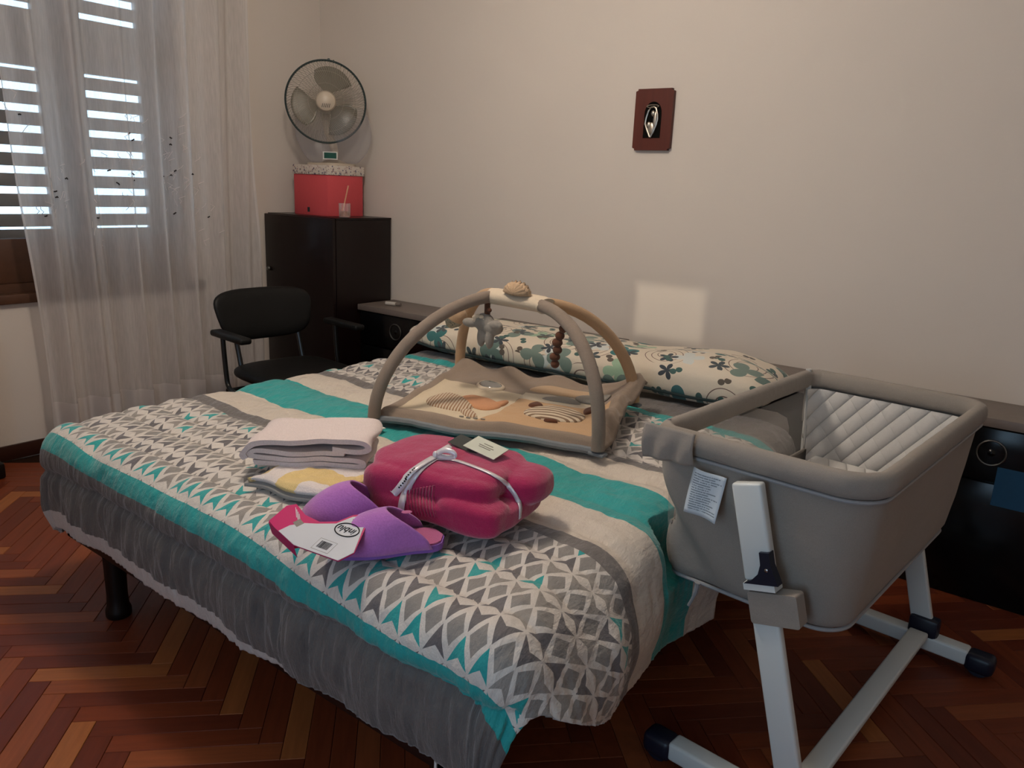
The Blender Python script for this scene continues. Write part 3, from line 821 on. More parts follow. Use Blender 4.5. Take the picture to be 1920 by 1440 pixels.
# ------------------------------------------------------------------ floral bolster
mb = M('floral_pillow_print', (206, 196, 180), 0.85, 0.15, 0, 0.15)
x, y = mb.uv()
mb.base((208, 196, 178))
def flower(scale, ox, oy, rnd, petals, R, inner, colors, gate=1.0, rot=6.28):
    vx, vy = x * scale + ox, y * scale + oy
    v = mb.node('ShaderNodeTexVoronoi', voronoi_dimensions='2D'); v.inputs['Scale'].default_value = 1.0; v.inputs['Randomness'].default_value = rnd
    mb.link(mb.vec(vx, vy), v.inputs['Vector'])
    sp = mb.node('ShaderNodeSeparateXYZ'); mb.link(v.outputs['Position'], sp.inputs[0])
    sc = mb.node('ShaderNodeSeparateColor'); mb.link(v.outputs['Color'], sc.inputs[0])
    lx, ly = vx - N(mb.nt, sp.outputs[0]), vy - N(mb.nt, sp.outputs[1])
    r = (lx * lx + ly * ly).sqrt(); h1, h2, h3 = [N(mb.nt, sc.outputs[i]) for i in range(3)]
    th = ly.atan2(lx) + h1 * rot
    lobe = (th * (petals / 2.0)).cos().abs()
    mask = r.lt((lobe * (1 - inner) + inner) * R) * h2.lt(gate)
    for i, c in enumerate(colors):
        mb.over(mask * h3.between(i / len(colors) - 0.001, (i + 1) / len(colors) + 0.001), c)
    return r, th, h2, h3
# thin brown contour drawings
vx = mb.noise(mb.vec(x * 2.0, y * 2.0), 3.0, 1)
r, th, h2, h3 = flower(4.2, 0.4, 0.2, 0.55, 5, 0.0, 0.5, [(208, 196, 178)])
mb.over(((r + vx * 0.12).mod(0.10)).lt(0.013) * r.between(0.06, 0.36) * h2.gt(0.35), (112, 92, 84))
flower(6.6, 3.1, 1.7, 0.75, 4, 0.40, 0.35, [(150, 176, 150), (176, 196, 168), (196, 200, 196)], 0.45)
flower(6.4, 7.3, 4.4, 0.7, 3, 0.40, 0.30, [(98, 118, 112), (62, 112, 112), (114, 130, 122), (62, 104, 106)], 0.68)
flower(9.0, 1.3, 9.4, 0.8, 5, 0.34, 0.20, [(64, 70, 76), (72, 80, 84)], 0.6)
flower(14.0, 5.3, 2.4, 1.0, 2, 0.34, 0.12, [(96, 88, 80), (70, 96, 92)], 0.30)
gr = mb.noise(mb.vec(x, y), 400.0, 2); mb.shade(gr * 0.2 + 0.9)
wn = mb.noise(mb.vec(x * 10.0, y * 10.0), 1.0, 4); mb.bump(wn, 0.3, 0.02)
m_flor = mb.done()
bol = thing('bolster_pillow', (-1.65, 2.62, 0.56), 'long floral bolster pillow with teal leaves across the bed head', 'pillow')
BLX0, BLX1 = -2.445, -0.81
def bolst(u, v):
    X = BLX0 + (BLX1 - BLX0) * u
    e = (abs(2 * u - 1)) ** 7
    sc_ = max(0.02, (1 - e)) ** 0.5
    a = 2 * PI * v
    sg = lambda q, p: math.copysign(abs(q) ** p, q)
    cyy = 2.615 + 0.025 * sstep(-1.5, -0.9, X) + 0.015 * math.sin(X * 3)
    hgt = 0.076 + 0.022 * sstep(-1.4, -1.0, X)
    ry_ = 0.192 - 0.02 * math.sin(X * 4)
    yv = ry_ * sg(math.cos(a), 0.8) * (0.55 + 0.45 * sc_); zv = hgt * sg(math.sin(a), 0.75) * sc_
    zv += 0.006 * fbm(X * 6, yv * 6 + v, 2.0)
    return Vector((X, cyy + yv, 0.574 + 0.073 + 0.012 * sstep(-1.4, -1.0, X) + max(zv, -0.066)))
NU, NV = 150, 56
Vb, Ub = [], []
for j in range(NV):
    for i in range(NU + 1):
        p = bolst(i / NU, j / NV); Vb.append(p)
        Ub.append((p.x, (p.y + (p.z - 0.6) * (0.9 if math.cos(2 * PI * j / NV) < 0 else -0.9))))
Fb = [(j * (NU + 1) + i, j * (NU + 1) + i + 1, ((j + 1) % NV) * (NU + 1) + i + 1, ((j + 1) % NV) * (NU + 1) + i) for j in range(NV) for i in range(NU)]
Fb += [tuple(j * (NU + 1) for j in range(NV)), tuple(j * (NU + 1) + NU for j in range(NV))]
gb = G(); gb.add(Vb, Fb); gb.obj('pillowcase', m_flor, bol, smooth=180, uv=Ub)
m_pipe = cloth('dark_teal_piping', (38, 50, 52))
G().tube([bolst(i / 60, 0.545) + Vector((0, -0.004, -0.006)) for i in range(1, 60)], 0.0055, 8).obj('piping', m_pipe, bol)

# ------------------------------------------------------------------ baby play gym on the bed
m_taupe = cloth('taupe_jersey', (134, 120, 108), wr=20)
m_tan = cloth('tan_jersey', (182, 150, 118), wr=20)
m_cream = cloth('cream_jersey', (204, 188, 166))
m_brown = cloth('brown_felt', (96, 62, 46))
m_peach = cloth('peach_plush', (196, 142, 104), weave=260)
m_beige = cloth('beige_plush', (186, 158, 128), weave=260)
m_greyc = cloth('grey_plush', (140, 134, 126), weave=260)
m_stripe = M('striped_jersey', (190, 170, 146), 0.95, 0.1, 0, 0.15); _x, _y, _z = m_stripe.obj()
m_stripe.base((200, 184, 160)); m_stripe.over(((_x * 0.9 + _y * 0.5) * 620.0).sin().gt(0.2), (150, 112, 84)); m_stripe = m_stripe.done()
m_arcs = M('arc_striped_jersey', (190, 170, 146), 0.95, 0.1, 0, 0.15)
gym = thing('play_gym', (-1.46, 1.95, 0.575), 'taupe baby play gym with padded mat and arches on the quilt', 'play gym')
C00, C10, C01, C11 = Vector((-1.695, 1.565, 0)), Vector((-1.02, 1.795, 0)), Vector((-1.955, 2.255, 0)), Vector((-1.175, 2.335, 0))
MZ = 0.593
def matz(u, v):
    e = min(u, 1 - u, v, 1 - v)
    z = MZ + 0.024 * sstep(0.0, 0.035, e)
    roll = math.exp(-((e - 0.05) / 0.028) ** 2)
    z += 0.012 * roll * (0.8 + 0.3 * math.sin(u * 23 + v * 19))
    z += 0.004 * fbm(u * 6, v * 6, 1.5)
    wr_ = sstep(0.80, 1.0, u) * sstep(0.15, 0.5, v)
    z += wr_ * (0.018 + 0.030 * abs(math.sin(v * 9 + u * 5)) + 0.012 * fbm(u * 14, v * 9, 4.0))
    z += 0.045 * math.exp(-((u - 0.96) / 0.09) ** 2 - ((v - 0.90) / 0.13) ** 2)
    z += sstep(0.72, 1.0, v) * 0.012 * (1 + math.sin(u * 25))
    return z
def matp(u, v, off=0.0):
    p = C00 * (1 - u) * (1 - v) + C10 * u * (1 - v) + C01 * (1 - u) * v + C11 * u * v
    p = p + Vector((0.01 * math.sin(v * 8) * u, 0.008 * math.sin(u * 11), 0))
    p.z = matz(u, v) + off
    return p
mm = M('play_mat_print', (150, 130, 112), 0.95, 0.1, 0, 0.15)
x, y = mm.uv()
nz = mm.noise(mm.vec(x * 3.0, y * 3.0), 1.0, 2) - 0.5
mm.base((142, 126, 112))
inn = x.between(0.075, 0.93) * y.between(0.08, 0.9)
mm.over(inn * (y + nz * 0.25).lt(0.62) * (x + nz * 0.1).lt(0.50), (206, 190, 164))
mm.over(inn * (y + nz * 0.2).lt(0.56) * (x + nz * 0.15 - y * 0.12).gt(0.44), (190, 156, 120))
mm.over(inn * x.between(0.5, 0.86) * (y + nz * 0.1).between(0.55, 0.68), (198, 186, 166))
gr = mm.noise(mm.vec(x, y), 220.0, 2); mm.shade(gr * 0.3 + 0.85); wn = mm.noise(mm.vec(x * 9.0, y * 9.0), 1.0, 4); mm.bump(wn, 0.35, 0.02)
m_mat = mm.done()
NUm = 90
Vm = [matp(i / NUm, j / NUm) for j in range(NUm + 1) for i in range(NUm + 1)]
Um = [(i / NUm, j / NUm) for j in range(NUm + 1) for i in range(NUm + 1)]
Fm = [(j * (NUm + 1) + i, j * (NUm + 1) + i + 1, (j + 1) * (NUm + 1) + i + 1, (j + 1) * (NUm + 1) + i) for j in range(NUm) for i in range(NUm)]
g = G(); g.add(Vm, Fm)
mat_o = g.obj('mat', m_mat, gym, smooth=180, uv=Um)
md = mat_o.modifiers.new('thickness', 'SOLIDIFY'); md.thickness = 0.010; md.offset = -1
m_under = cloth('grey_mat_backing', (120, 124, 128))
G().tube([matp(t, 0.0, 0.004) + Vector((0, -0.004, 0)) for t in [k / 40 for k in range(41)]], 0.011, 8).obj('front_binding', m_under, mat_o)
def patch(poly, off, name, mat, n=1, th=0.006):
    """padded applique following the mat: polygon in mat uv, filled as a fan around its centre"""
    poly = [Vector(p) for p in catmull([(a, b, 0) for a, b in poly], 6, True)]
    c = sum(poly, Vector()) / len(poly)
    V = []; m_ = len(poly)
    rings = [0.0, 0.35, 0.65, 0.88, 1.0]
    for ri, rs in enumerate(rings[1:]):
        for p in poly:
            q = c + (p - c) * rs; V.append(matp(q.x, q.y, off + th * math.sqrt(max(0, 1 - rs ** 4))))
    V.append(matp(c.x, c.y, off + th))
    F = []
    for ri in range(3):
        for k in range(m_): F.append((ri * m_ + k, ri * m_ + (k + 1) % m_, (ri + 1) * m_ + (k + 1) % m_, (ri + 1) * m_ + k))
    F += [(k, (k + 1) % m_, 4 * m_) for k in range(m_)]
    for k in range(m_): V.append(matp(poly[k].x, poly[k].y, off - 0.004))
    F += [(3 * m_ + k, 3 * m_ + (k + 1) % m_, 4 * m_ + 1 + (k + 1) % m_, 4 * m_ + 1 + k) for k in range(m_)]
    g = G(); g.add(V, F)
    return g.obj(name, mat, mat_o, smooth=180)
patch([(0.13, 0.30), (0.17, 0.19), (0.28, 0.18), (0.35, 0.22), (0.36, 0.33), (0.27, 0.40), (0.18, 0.42)], 0.002, 'animal_body_patch', m_stripe)
patch([(0.26, 0.40), (0.33, 0.30), (0.42, 0.26), (0.47, 0.31), (0.46, 0.40), (0.36, 0.46), (0.29, 0.46)], 0.003, 'animal_head_patch', m_peach)
patch([(0.43, 0.38), (0.475, 0.36), (0.48, 0.46)], 0.004, 'ear_patch', m_peach)
patch([(0.33, 0.20), (0.40, 0.13), (0.43, 0.15), (0.37, 0.23)], 0.003, 'tail_patch', m_stripe)
m_mir = plain('mirror_foil', (176, 178, 178), 0.12, 0.5, 0.85, nscale=12, nstr=0.03)
ring_ = [(0.32 + 0.075 * math.cos(t), 0.66 + 0.085 * math.sin(t)) for t in [2 * PI * k / 14 for k in range(14)]]
patch(ring_, 0.004, 'mirror_rim', m_cream)
patch([(0.32 + 0.060 * math.cos(t), 0.66 + 0.067 * math.sin(t)) for t in [2 * PI * k / 14 for k in range(14)]], 0.0085, 'mirror', m_mir, th=0.002)
# striped half-round face with ears and nose
face = [(0.585, 0.30), (0.60, 0.40), (0.66, 0.48), (0.74, 0.50), (0.81, 0.46), (0.845, 0.36), (0.80, 0.27), (0.72, 0.235), (0.64, 0.245)]
fp = Vector(matp(0.70, 0.12))
m2 = m_arcs; _x, _y, _z = m2.obj(); dxx, dyy = _x - fp.x, _y - fp.y
m2.base((206, 190, 166)); m2.over(((dxx * dxx + dyy * dyy).sqrt() * 260.0).sin().gt(0.15), (128, 104, 84)); m_arcs = m2.done()
patch(face, 0.003, 'face_patch', m_arcs)
patch([(0.575, 0.44), (0.60, 0.50), (0.635, 0.46), (0.61, 0.41)], 0.004, 'ear_patch', m_brown)
patch([(0.82, 0.50), (0.87, 0.55), (0.885, 0.47), (0.84, 0.43)], 0.004, 'ear_patch', m_brown)
patch([(0.69, 0.215), (0.72, 0.245), (0.75, 0.215), (0.72, 0.195)], 0.005, 'nose_patch', m_brown)
# grey long animal at the back right
patch([(0.50, 0.74), (0.56, 0.70), (0.70, 0.70), (0.80, 0.72), (0.80, 0.80), (0.68, 0.83), (0.55, 0.82)], 0.003, 'animal_body_patch', m_beige)
patch([(0.74, 0.66), (0.80, 0.62), (0.88, 0.65), (0.89, 0.74), (0.82, 0.77), (0.75, 0.73)], 0.006, 'animal_head_patch', m_greyc)
patch([(0.60, 0.60), (0.70, 0.57), (0.78, 0.60), (0.70, 0.655)], 0.003, 'ear_patch', m_greyc)
g = G()
for k in range(4): g.box(matp(0.375 + 0.032 * k, 0.105, 0.004), (0.013, 0.005, 0.003), 0, Matrix.Rotation(0.33, 4, 'Z'))
g.obj('dash_stitches', m_greyc, mat_o, smooth=0)

# arches
TOPL, TOPR = Vector((-1.535, 1.935, 0.955)), Vector((-1.365, 1.95, 0.948))
def quarter(top, foot, yo, px=0.86, pz=0.86):
    t0 = top + Vector((0, yo, 0)); P = []
    for k in range(17):
        a = PI / 2 * k / 16
        s_, c_ = math.sin(a) ** px if a > 0 else 0, max(0, math.cos(a)) ** pz
        P.append(Vector((t0.x + (foot.x - t0.x) * s_, t0.y + (foot.y - t0.y) * s_, foot.z + (t0.z - foot.z) * c_)))
    return P
FLf, FRf, BLf, BRf = Vector((-1.680, 1.560, 0.604)), Vector((-1.022, 1.775, 0.604)), Vector((-1.930, 2.240, 0.612)), Vector((-1.185, 2.275, 0.612))
AR = 0.0195
def arch_tube(l, r, yo, el=1.14, er=0.86):
    L = quarter(TOPL, l, yo, el, el * 0.95); Rr = quarter(TOPR, r, yo, er, er)
    return L[::-1] + Rr
ga = G().tube(arch_tube(FLf, FRf, 0.0), AR, 14); o = ga.obj('front_arch', m_taupe, gym)
o['label'] = 'taupe padded front arch'
gb_ = G().tube(arch_tube(BLf, BRf, 0.030, 1.0, 1.12), AR * 0.98, 14); o = gb_.obj('rear_arch', m_tan, gym)
o['label'] = 'tan padded rear arch'
G().tube([TOPL + Vector((-0.014, 0.012, -0.001)), TOPL + Vector((0.0, 0.014, 0.0)), (TOPL + TOPR) / 2 + Vector((0, 0.015, 0.0)), TOPR + Vector((0.0, 0.015, 0.0)), TOPR + Vector((0.018, 0.012, -0.004))], 0.0255, 20, flat=1.6).obj('top_sleeve', m_cream, gym)
for p in (FLf, FRf, BLf, BRf):
    G().box(p + Vector((0, 0.0, -0.010)), (0.05, 0.03, 0.010), 0.004).obj('foot_clip', m_under, gym)
# shell toy on the sleeve
def shell(u, v):
    a = PI * u; r = 0.042 * v * (1 + 0.05 * math.cos(u * 2 * PI * 9))
    return Vector((-1.44 + r * math.cos(a) * 1.05, 1.93 - 0.012 * math.cos(v * 2), 0.978 + 0.75 * r * math.sin(a))) + Vector((0, 0.010 * math.cos(u * 2 * PI * 9) * v, 0))
G().grid(shell, 60, 6).obj('shell_toy', m_beige, gym, smooth=180, mods=[('SOLIDIFY', dict(thickness=0.018, offset=0.0))])
# hanging toys
m_knit = M('speckled_knit', (150, 148, 138), 0.95, 0.1); _v = m_knit.node('ShaderNodeTexVoronoi'); _v.inputs['Scale'].default_value = 150; _t = m_knit.node('ShaderNodeTexCoord'); m_knit.link(_t.outputs['Object'], _v.inputs['Vector'])
m_knit.base((158, 154, 140)); m_knit.over(N(m_knit.nt, _v.outputs['Distance']).lt(0.32), (108, 114, 106)); m_knit = m_knit.done()
lv = Vector((-1.690, 1.93, 0.868))
lt_ = Matrix.Translation(lv) @ Matrix.Rotation(math.radians(35), 4, 'Y')
lf = G(lt_).lathe([(0.001, -0.046), (0.014, -0.038), (0.030, -0.016), (0.036, 0.006), (0.032, 0.024), (0.018, 0.036), (0.004, 0.041)], 26).obj('drop_toy', m_knit, gym, smooth=60)
G(lt_).lathe([(0.0372, 0.004), (0.034, 0.025), (0.019, 0.0375), (0.004, 0.043)], 26, capb=False).obj('drop_cap', m_beige, lf, smooth=60)
# strap and plush bear
bc = Vector((-1.548, 1.915, 0.866))
G().tube([bc + Vector((0.0, 0.008, 0.078)), bc + Vector((0.003, 0.006, 0.05)), bc + Vector((0.006, 0.002, 0.015))], 0.0085, 10, flat=1.3).ell(bc + Vector((0.018, -0.004, 0.048)), (0.009, 0.008, 0.008)).obj('strap', m_brown, gym)
g = G()
K_ = 1.3
g.ell(bc + Vector((-0.002, 0, 0.004)) * K_, (0.028 * K_, 0.022 * K_, 0.024 * K_)); g.ell(bc + Vector((0.024, 0, -0.006)) * K_, (0.030 * K_, 0.020 * K_, 0.018 * K_))
for dx_, dz_, ln in ((-0.002, -0.030, 0.026), (0.024, -0.032, 0.026), (0.042, 0.004, 0.02), (-0.040, 0.000, 0.024)):
    g.ell(bc + Vector((dx_, -0.010, dz_)) * K_, ((0.011 * K_, 0.012 * K_, ln * K_) if abs(dz_) > .02 else (ln * K_, 0.012 * K_, 0.012 * K_)))
br = g.obj('plush_bear', m_greyc, gym, smooth=180, mods=[('REMESH', dict(mode='VOXEL', voxel_size=0.004)), ('SMOOTH', dict(factor=0.6, iterations=4))])
g = G()
for k in range(7):
    a = 2 * PI * k / 7
    g.ell(bc + Vector((-0.012 + 0.018 * math.cos(a), -0.018, 0.016 + 0.010 * math.sin(a))), (0.010, 0.006, 0.008))
g.obj('ruffle_collar', m_cream, br)
# wooden bead chain
cp = Vector((-1.262, 1.90, 0.835))
for k, (dx_, r_) in enumerate(((0.022, 0.013), (0.012, 0.015), (0.004, 0.017), (0.006, 0.015), (-0.002, 0.017), (0.0, 0.014))):
    G().ell(cp + Vector((dx_, 0, 0.062 - 0.022 * k)), (r_, r_ * 0.9, 0.013), n=16, m=10).obj('bead', m_brown, gym)
G().tube([cp + Vector((0.026, 0.0, 0.090)), cp + Vector((0.022, 0, 0.06)), cp + Vector((0, 0, -0.05))], 0.005, 8).obj('bead_cord', m_brown, gym)
# tissue-white label on the left foot
G().b2((-1.665, 1.535, 0.580), (-1.625, 1.556, 0.583)).obj('care_tag', m_paper, gym, smooth=0)

# ------------------------------------------------------------------ towels
m_terry = cloth('pinkish_white_terry', (212, 198, 196), weave=330, vary=0.2)
def ribbon_solid(path, half, axis, th):
    """closed layer of cloth: a profile path (along a, z) swept along the depth axis"""
    P = catmull([(a, z, 0) for a, z in path], 8); n = len(P); out = []
    L, R_ = [], []
    for i, p in enumerate(P):
        t = P[min(i + 1, n - 1)] - P[max(i - 1, 0)]; t.normalize(); nn = Vector((-t.y, t.x, 0))
        L.append(p + nn * th / 2); R_.append(p - nn * th / 2)
    return [(v.x, v.y) for v in L + R_[::-1]]
TW = Vector((-1.520, 1.218, 0.609)); ta = Vector((0.80, 0.60, 0)).normalized(); tb = Vector((-ta.y, ta.x, 0))
MT = Matrix(((ta.x, tb.x, 0, TW.x), (ta.y, tb.y, 0, TW.y), (0, 0, 0.82, TW.z), (0, 0, 0, 1)))
def towel_roll(path, th, y0, y1, wob=0.004):
    prof = ribbon_solid(path, 0, None, th); n = len(prof); g = G(MT); ys = [y0 + (y1 - y0) * k / 10 for k in range(11)]
    V = []
    for k, yv in enumerate(ys):
        for (a, z) in prof:
            V.append((a + wob * math.sin(yv * 40 + z * 90), yv + 0.015 * a + 0.004 * math.sin(a * 40), max(0.0, z + 0.003 * fbm(a * 12, yv * 12, 3.0))))
    F = [(k * n + i, k * n + (i + 1) % n, (k + 1) * n + (i + 1) % n, (k + 1) * n + i) for k in range(10) for i in range(n)]
    h = n // 2
    for b in (0, 10 * n):
        F += [(b + i, b + i + 1, b + n - 2 - i, b + n - 1 - i) for i in range(h - 1)]
    return g.add(V, F)
tw = thing('folded_towel', TW, 'pinkish-white terry towel folded thick on the quilt', 'towel')
towel_roll([(-0.135, 0.008), (-0.03, 0.008), (0.08, 0.009), (0.125, 0.010), (0.137, 0.018), (0.122, 0.027), (0.05, 0.026), (-0.06, 0.024), (-0.125, 0.026), (-0.143, 0.035), (-0.128, 0.045), (-0.05, 0.042), (0.03, 0.043), (0.085, 0.047)], 0.0145, -0.088, 0.088).obj('lower_fold', m_terry, tw, smooth=60)
towel_roll([(0.055, 0.060), (0.105, 0.056), (0.138, 0.062), (0.144, 0.077), (0.125, 0.087), (0.06, 0.084), (-0.04, 0.078), (-0.115, 0.072), (-0.146, 0.060), (-0.158, 0.038), (-0.150, 0.020)], 0.015, -0.092, 0.092).obj('upper_fold', m_terry, tw, smooth=60)

my = M('yellow_white_terry', (214, 190, 138), 0.95, 0.1, 0, 0.2)
_x, _y, _z = my.obj(); nz = my.noise(scale=14, detail=2); vv = (_x * 0.95 - _y * 0.55) * 34.0 + (_x * 16.0 + _y * 22.0).sin() * 1.3
my.base((216, 190, 132)); my.over((vv + nz * 2.0).sin().gt(0.25), (218, 208, 204)); g2_ = my.noise(scale=330, detail=2); my.shade(g2_ * 0.36 + 0.82); my.bump(g2_, 0.4, 0.004); my.bump(nz, 0.3, 0.02); m_yel = my.done()
m_gback = cloth('grey_towel_back', (140, 138, 136))
fc = [Vector((-1.535, 1.02, 0)), Vector((-1.305, 1.068, 0)), Vector((-1.315, 1.270, 0)), Vector((-1.55, 1.20, 0))]
def flat_t(u, v, o=0.0):
    p = fc[0] * (1 - u) * (1 - v) + fc[1] * u * (1 - v) + fc[2] * u * v + fc[3] * (1 - u) * v
    e = min(u, 1 - u, v, 1 - v)
    p = p + Vector((0.008 * math.sin(v * 9), 0.010 * math.sin(u * 8), 0)); p.z = 0.588 + o + 0.010 * sstep(0, 0.08, e) + 0.005 * fbm(u * 4, v * 4, 6.0) * sstep(0, .1, e)
    return p
yt = thing('yellow_towel', (-1.42, 1.19, 0.58), 'yellow and white patterned towel lying flat under the purple slippers', 'towel')
G().grid(lambda u, v: flat_t(u, v, 0.012), 40, 40).obj('upper_layer', m_yel, yt, smooth=180, mods=[('SOLIDIFY', dict(thickness=0.012, offset=-1))])
G().grid(lambda u, v: flat_t(-0.01 + u * 1.02, -0.03 + v * 1.03, -0.001), 30, 30).obj('lower_layer', m_gback, yt, smooth=180, mods=[('SOLIDIFY', dict(thickness=0.008, offset=-1))])

# ------------------------------------------------------------------ folded fuchsia sweater with ribbon
ms = M('fuchsia_knit', (150, 24, 78), 0.9, 0.1, 0, 0.5)
_x, _y, _z = ms.obj(); n1 = ms.noise(scale=420, detail=2); n2 = ms.noise(scale=30, detail=3)
ms.base((164, 34, 82)); ms.shade(n1 * 0.5 + 0.75); ms.bump(n1, 0.4, 0.003); ms.bump(n2, 0.25, 0.015); m_knitf = ms.done()
SW = Vector((-1.085, 1.236, 0.593)); sa = Vector((0.985, 0.17, 0)).normalized(); sb = Vector((-sa.y, sa.x, 0))
ST = Matrix(((sa.x, sb.x, 0, SW.x), (sa.y, sb.y, 0, SW.y), (0, 0, 0.81, SW.z), (0, 0, 0, 1)))
sw = thing('fuchsia_sweater', SW, 'folded fuchsia knitted sweater tied with silver ribbon', 'sweater')
g = G(ST)
g.ell((0.015, 0.000, 0.038), (0.178, 0.130, 0.038), pw=0.45, n=40, m=18)            # lower roll
g.ell((-0.015, 0.024, 0.108), (0.165, 0.118, 0.040), pw=0.5, n=40, m=18)            # upper fold
g.ell((0.110, -0.085, 0.045), (0.078, 0.045, 0.045), pw=0.55, n=30, m=16)
g.ell((0.160, 0.055, 0.090), (0.058, 0.070, 0.044), pw=0.7, n=30, m=16)
g.ell((-0.155, 0.010, 0.040), (0.058, 0.078, 0.040), pw=0.6, n=30, m=16)
g.ell((-0.095, -0.080, 0.080), (0.072, 0.042, 0.050), pw=0.7, n=30, m=16)
g.ell((0.030, -0.060, 0.100), (0.120, 0.050, 0.038), pw=0.6, n=30, m=16)
tex = bpy.data.textures.new('knit_folds', 'CLOUDS'); tex.noise_scale = 0.10; tex.noise_depth = 1
body = g.obj('knit_body', m_knitf, sw, smooth=180, mods=[('REMESH', dict(mode='VOXEL', voxel_size=0.004)), ('SMOOTH', dict(factor=0.5, iterations=5)), ('DISPLACE', dict(texture=tex, strength=0.012, mid_level=0.5, texture_coords='GLOBAL')), ('SMOOTH', dict(factor=0.5, iterations=2))])
bpy.context.view_layer.update()
from mathutils.bvhtree import BVHTree
_ev = body.evaluated_get(bpy.context.evaluated_depsgraph_get()); _me = _ev.to_mesh()
sbvh = BVHTree.FromPolygons([body.matrix_world @ v.co for v in _me.vertices], [tuple(q.vertices) for q in _me.polygons]); _ev.to_mesh_clear()
def on_knit(path, n=8):
    """points on the knit along a path seen from the room: (position, outward normal)"""
    out = []
    for q in catmull([(a_, b_, 0) for a_, b_ in path], n):
        d_ = (_f + _r2 * ((q.x - 960) / FPX) + _d2 * ((q.y - 720) / FPX)).normalized()
        h_ = sbvh.ray_cast(Vector((0, 0, CAMZ)), d_)
        if h_[0] is None: continue
        nn = h_[1] if h_[1].dot(d_) < 0 else -h_[1]
        out.append((h_[0], nn))
    return out
# cuff ribs
g = G()
for k in range(9):
    pts_ = on_knit([(766 + k * 6, 918 - k), (764 + k * 6, 932), (766 + k * 6, 948 + k), (770 + k * 6, 962 + k)], 5)
    if len(pts_) > 3: g.tube([a_ + n_ * 0.001 for a_, n_ in pts_], 0.0030, 6)
tag(g.obj('rib_cuff', m_knitf, sw), kind='stuff')
m_rib = plain('silver_satin_ribbon', (214, 208, 212), 0.3, 0.5, 0.15, nscale=40, nstr=0.08)
m_print = plain('black_print', (26, 26, 28), 0.7, 0.2, nscale=200)
def band(pn, w, name, lift=0.003, taper=False):
    V = []; m_ = len(pn)
    for i, (p_, n_) in enumerate(pn):
        t = (pn[min(i + 1, m_ - 1)][0] - pn[max(i - 1, 0)][0]).normalized(); s_ = n_.cross(t).normalized()
        l_ = lift if not isinstance(lift, (list, tuple)) else lift[0] + (lift[1] - lift[0]) * i / (m_ - 1)
        for k in (-1, 0, 1): V.append(p_ + n_ * l_ + s_ * (w * k))
    g = G(); g.add(V, [(3 * i + k, 3 * i + k + 1, 3 * i + 4 + k, 3 * i + 3 + k) for i in range(m_ - 1) for k in range(2)])
    return g.obj(name, m_rib, sw, smooth=180, mods=[('SOLIDIFY', dict(thickness=0.0010))])
band(on_knit([(816, 862), (850, 864), (890, 877), (925, 892), (952, 910), (968, 930), (974, 950), (973, 972)]), 0.0050, 'ribbon')
band(on_knit([(814, 862), (790, 880), (770, 905), (758, 930), (753, 955), (755, 975)]), 0.0080, 'ribbon')
tl = band(on_knit([(814, 860), (788, 878), (762, 900), (742, 926)]), 0.0080, 'ribbon_tail', (0.005, 0.014))
kp = on_knit([(816, 860), (816, 861)], 2)[0]
BOWP, BOWN = kp[0] + kp[1] * 0.006, kp[1]
band([(BOWP + Vector((0.002 * i, 0.010 * i, 0.004 + 0.003 * i)), Vector((0.2, -0.6, 0.75)).normalized()) for i in range(5)], 0.007, 'ribbon_tail', 0.0)
lp = [(0.0, 0.0, 0.004), (0.018, 0.006, 0.016), (0.036, 0.012, 0.016), (0.044, 0.014, 0.008), (0.034, 0.010, 0.003), (0.016, 0.004, 0.002), (0.0, 0.0, 0.003)]
band([(BOWP + q, Vector((0.1, -0.8, 0.5)).normalized()) for q in catmull(lp, 6)], 0.006, 'bow_loop', 0.0)
G().ell(BOWP + Vector((0, 0, 0.003)), (0.007, 0.006, 0.009)).obj('bow_knot', m_rib, sw)
# faint lettering along the ribbon tail
pt_ = on_knit([(782, 884), (766, 897), (750, 913)], 6)
g = G()
for i in range(1, len(pt_) - 1):
    g.box(pt_[i][0] + pt_[i][1] * 0.0125, (0.0035, 0.0035, 0.0006), 0, pt_[i][1].to_track_quat('Z', 'Y').to_matrix().to_4x4())
tag(g.obj('ribbon_lettering', m_print, tl, smooth=0), kind='stuff')
m_card = plain('pale_card', (196, 198, 184), 0.7, 0.2, nscale=120, nstr=0.03)
m_gcard = plain('dark_grey_card', (64, 66, 64), 0.7, 0.2, nscale=120, nstr=0.03)
RC = Matrix.Rotation(math.radians(-14), 4, 'Z') @ Matrix.Rotation(math.radians(16), 4, 'X') @ Matrix.Rotation(math.radians(8), 4, 'Y')
G(ST).box((0.005, 0.066, 0.158), (0.085, 0.045, 0.0015), 0, RC).obj('grey_tag', m_gcard, sw, smooth=0)
ctag = G(ST).box((0.060, 0.052, 0.166), (0.092, 0.052, 0.0018), 0, RC).obj('swing_tag', m_card, sw, smooth=0)
g = G(ST)
for (dx_, dy_, l_) in ((0.0, 0.010, 0.026), (0.0, 0.002, 0.042), (0.0, -0.004, 0.034)):
    g.box(Vector((0.060, 0.052, 0.166)) + RC @ Vector((dx_, dy_, 0.0014)), (l_, 0.0022, 0.0008), 0, RC)
g.obj('tag_print', m_greyc, ctag, smooth=0)

